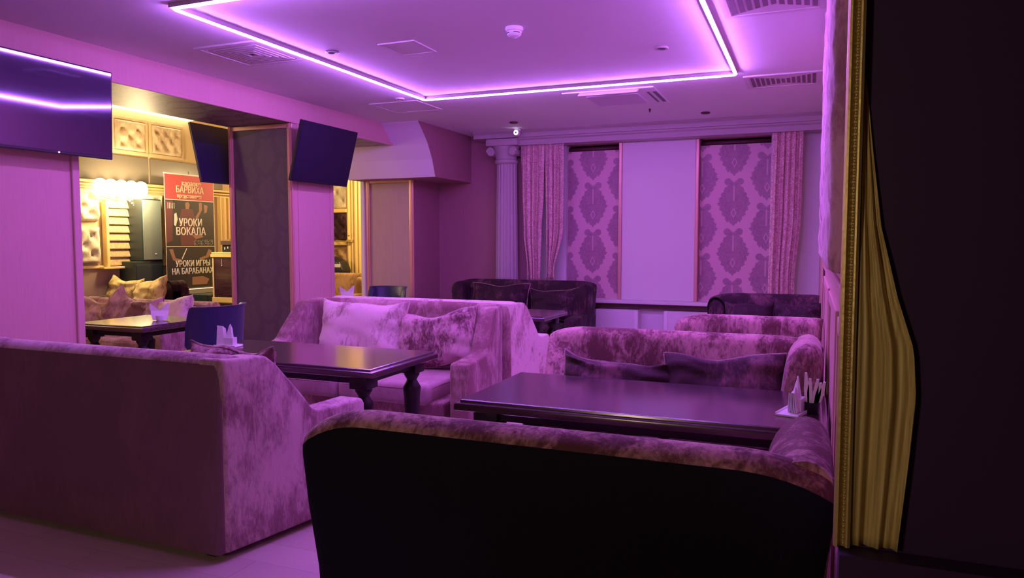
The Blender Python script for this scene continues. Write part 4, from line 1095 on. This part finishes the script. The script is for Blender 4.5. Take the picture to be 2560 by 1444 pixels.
# gold trimmed cabinet with equipment
t = thing('bar_cabinet', 'dark cabinet with gold bands right of the banner', 'cabinet', (-8.38, 8.62, 0.66))
bm = B(); box(bm, 0.0, 0.80, 0.0, 0.42, -0.10, 0.60, 0.004); obj('body', bm, M['table'], t)
bm = B(); box(bm, -0.03, 0.83, -0.03, 0.45, 0.585, 0.63, 0.006); box(bm, -0.02, 0.82, -0.02, 0.44, 0.635, 0.66, 0.006); obj('top_band', bm, M['gold_paint'], t)
bm = B(); box(bm, -0.02, 0.82, -0.025, 0.0, -0.10, -0.02, 0.006); obj('lower_band', bm, M['gold_paint'], t)
bm = B(); box(bm, -0.012, 0.016, -0.012, 0.0, -0.02, 0.59, 0.003); obj('corner_strip', bm, M['gold_paint'], t)
bm = B(); box(bm, 0.17, 0.175, -0.012, 0.0, 0.46, 0.56, 0.001); lathe(bm, [(0.008, -0.012), (0.008, 0.0)], (0.172, 0, 0.46), 10, 'y'); obj('key_chain', bm, M['plastic'], t)
bm = B(); box(bm, -8.55, -7.5, 8.60, 9.10, 0.0, 0.555, 0.006)
tag(obj('plinth_box', bm, M['table']), 'dark plinth under the gold-banded cabinet in the hall', 'plinth')
t = thing('mixing_desk', 'black sound equipment with small white lights on the gold-banded cabinet', 'sound equipment', (-8.28, 8.70, 1.32))
bm = B(); box(bm, 0.0, 0.55, 0.0, 0.30, 0.0, 0.11, 0.008); obj('rack_unit', bm, M['black'], t)
bm = B(); prism(bm, [(-0.03, 0.11), (0.30, 0.14), (0.30, 0.22), (-0.03, 0.17)], 'x', 0.0, 0.55); obj('console', bm, M['table'], t)
bm = B()
for k in range(5): box(bm, 0.05 + k * 0.06, 0.065 + k * 0.06, -0.006, 0.0, 0.04 + 0.012 * (k % 3), 0.075 + 0.01 * (k % 2), 0.001)
obj('buttons', bm, M['plastic'], t)
bm = B(); tube(bm, [(0.08 + 0.10 * q, 0.12 + 0.03 * math.sin(q * 3), 0.19 + 0.10 * math.sin(q * 2.4) ** 2) for q in [k * 0.2 for k in range(16)]], 0.008, 6); obj('cable', bm, M['black'], t, True)
# fluted gold pilaster on the hall wall right of the banner
t = thing('gold_pilaster', 'fluted gold pilaster right of the banner in the hall', 'pilaster', (XH + 0.001, 9.78, 1.2))
bm = B(); box(bm, 0.0, 0.08, 0.0, 0.46, 0.0, 1.04, 0.004); obj('backing', bm, M['gold_paint'], t)
for k in range(4):
    bm = B(); lathe(bm, [(0.035, 0.02), (0.035, 1.02)], (0.08, 0.07 + k * 0.107, 0), 14); obj('reed', bm, M['gold_paint'], t, True, angle=60)
# far wall of the hall, seen through the narrow opening
t = thing('tufted_panel', 'cream buttoned panel over a gold ledge, seen through the narrow far opening', 'wall panel', (-9.2, YH, 2.12), 0, 'tufted hall panels')
bm = B(); tufted(bm, 0.80, 0.62, 0.06, 0.25, 0.25, 30, 26, 61, 0.8, 0.05, 0.2); obj('pad', bm, M['tuft_cream'], t, True, angle=70)
bm = B(); box(bm, -9.38, -8.40, YH - 0.10, YH, 2.04, 2.11, 0.008); tag(obj('gold_ledge', bm, M['gold_paint']), 'upper gold ledge above the dark tufted panel beyond the narrow opening', 'ledge', 'gold ledges')
bm = B(); box(bm, -9.38, -8.40, YH - 0.10, YH, 1.40, 1.47, 0.008); tag(obj('gold_ledge', bm, M['gold_paint']), 'lower gold ledge below the dark tufted panel beyond the narrow opening', 'ledge', 'gold ledges')
t = thing('tufted_panel', 'dark brown tufted panel between two gold ledges beyond the narrow opening', 'wall panel', (-9.2, YH, 1.49), 0, 'tufted hall panels')
bm = B(); tufted(bm, 0.78, 0.54, 0.06, 0.2, 0.2, 26, 22, 66, 0.8, 0.05, 0.4); obj('pad', bm, M['plum_dark'], t, True, angle=70)
t = thing('tufted_panel', 'tan tufted panel below the lower gold ledge beyond the narrow opening', 'wall panel', (-9.2, YH, 0.9), 0, 'tufted hall panels')
bm = B(); tufted(bm, 0.80, 0.48, 0.06, 0.2, 0.2, 26, 22, 69, 0.8, 0.05, 0.4); obj('pad', bm, M['tan_velvet'], t, True, angle=70)
t = thing('gold_pilaster', 'reeded gold pilaster beyond the narrow far opening', 'pilaster', (-8.42, YH - 0.001, 0.0), 0)
bm = B(); box(bm, 0.0, 0.52, -0.05, 0.0, 0.0, 2.9, 0.004); obj('backing', bm, M['gold_paint'], t)
for k, w in enumerate((0.03, 0.022, 0.04, 0.03, 0.022, 0.035)):
    bm = B(); lathe(bm, [(w, 0.02), (w, 2.88)], (0.05 + k * 0.083, -0.05, 0), 14); obj('reed', bm, M['gold_paint'], t, True, angle=60)
t = thing('wall_hook', 'small brass bracket on the pilaster beyond the narrow opening', 'bracket', (-8.36, YH - 0.10, 1.48))
bm = B(); tube(bm, [(-0.28, 0, 0.02), (-0.1, -0.05, 0.0), (0.05, -0.06, 0.0), (0.06, -0.06, 0.10)], 0.012, 8); lathe(bm, [(0.02, 0.10), (0.026, 0.12), (0.015, 0.15), (0.001, 0.17)], (0.06, -0.06, 0), 12); obj('arm', bm, M['gold'], t, True)
bm = B(); box(bm, -0.02, 0.10, -0.03, 0.05, -0.02, 0.03, 0.005); obj('plate', bm, M['gold'], t)
bm = B(); box(bm, -9.0, -7.4, 11.60, 12.10, 0.0, 0.82, 0.01); tag(obj('sideboard', bm, M['table']), 'low dark sideboard behind the tan sofa in the hall', 'sideboard')
t = thing('sports_bag', 'black bag with a pale stripe behind the tan sofa', 'bag', (-8.38, 11.78, 0.82))
bm = B(); prism(bm, [(-0.42, 0.0), (0.18, 0.0), (0.22, 0.10), (0.14, 0.28), (-0.05, 0.36), (-0.30, 0.38), (-0.44, 0.24)], 'y', -0.16, 0.16, 0.05, 3); obj('body', bm, M['black'], t, True, angle=50)
bm = B(); box(bm, -0.12, 0.17, -0.168, -0.158, 0.17, 0.23, 0.002); obj('stripe', bm, M['plastic'], t)
bm = B(); tube(bm, [(-0.36, -0.17, 0.05), (-0.34, -0.18, 0.14), (-0.25, -0.18, 0.28), (-0.14, -0.16, 0.36)], 0.012, 8); obj('strap', bm, M['metal'], t, True)
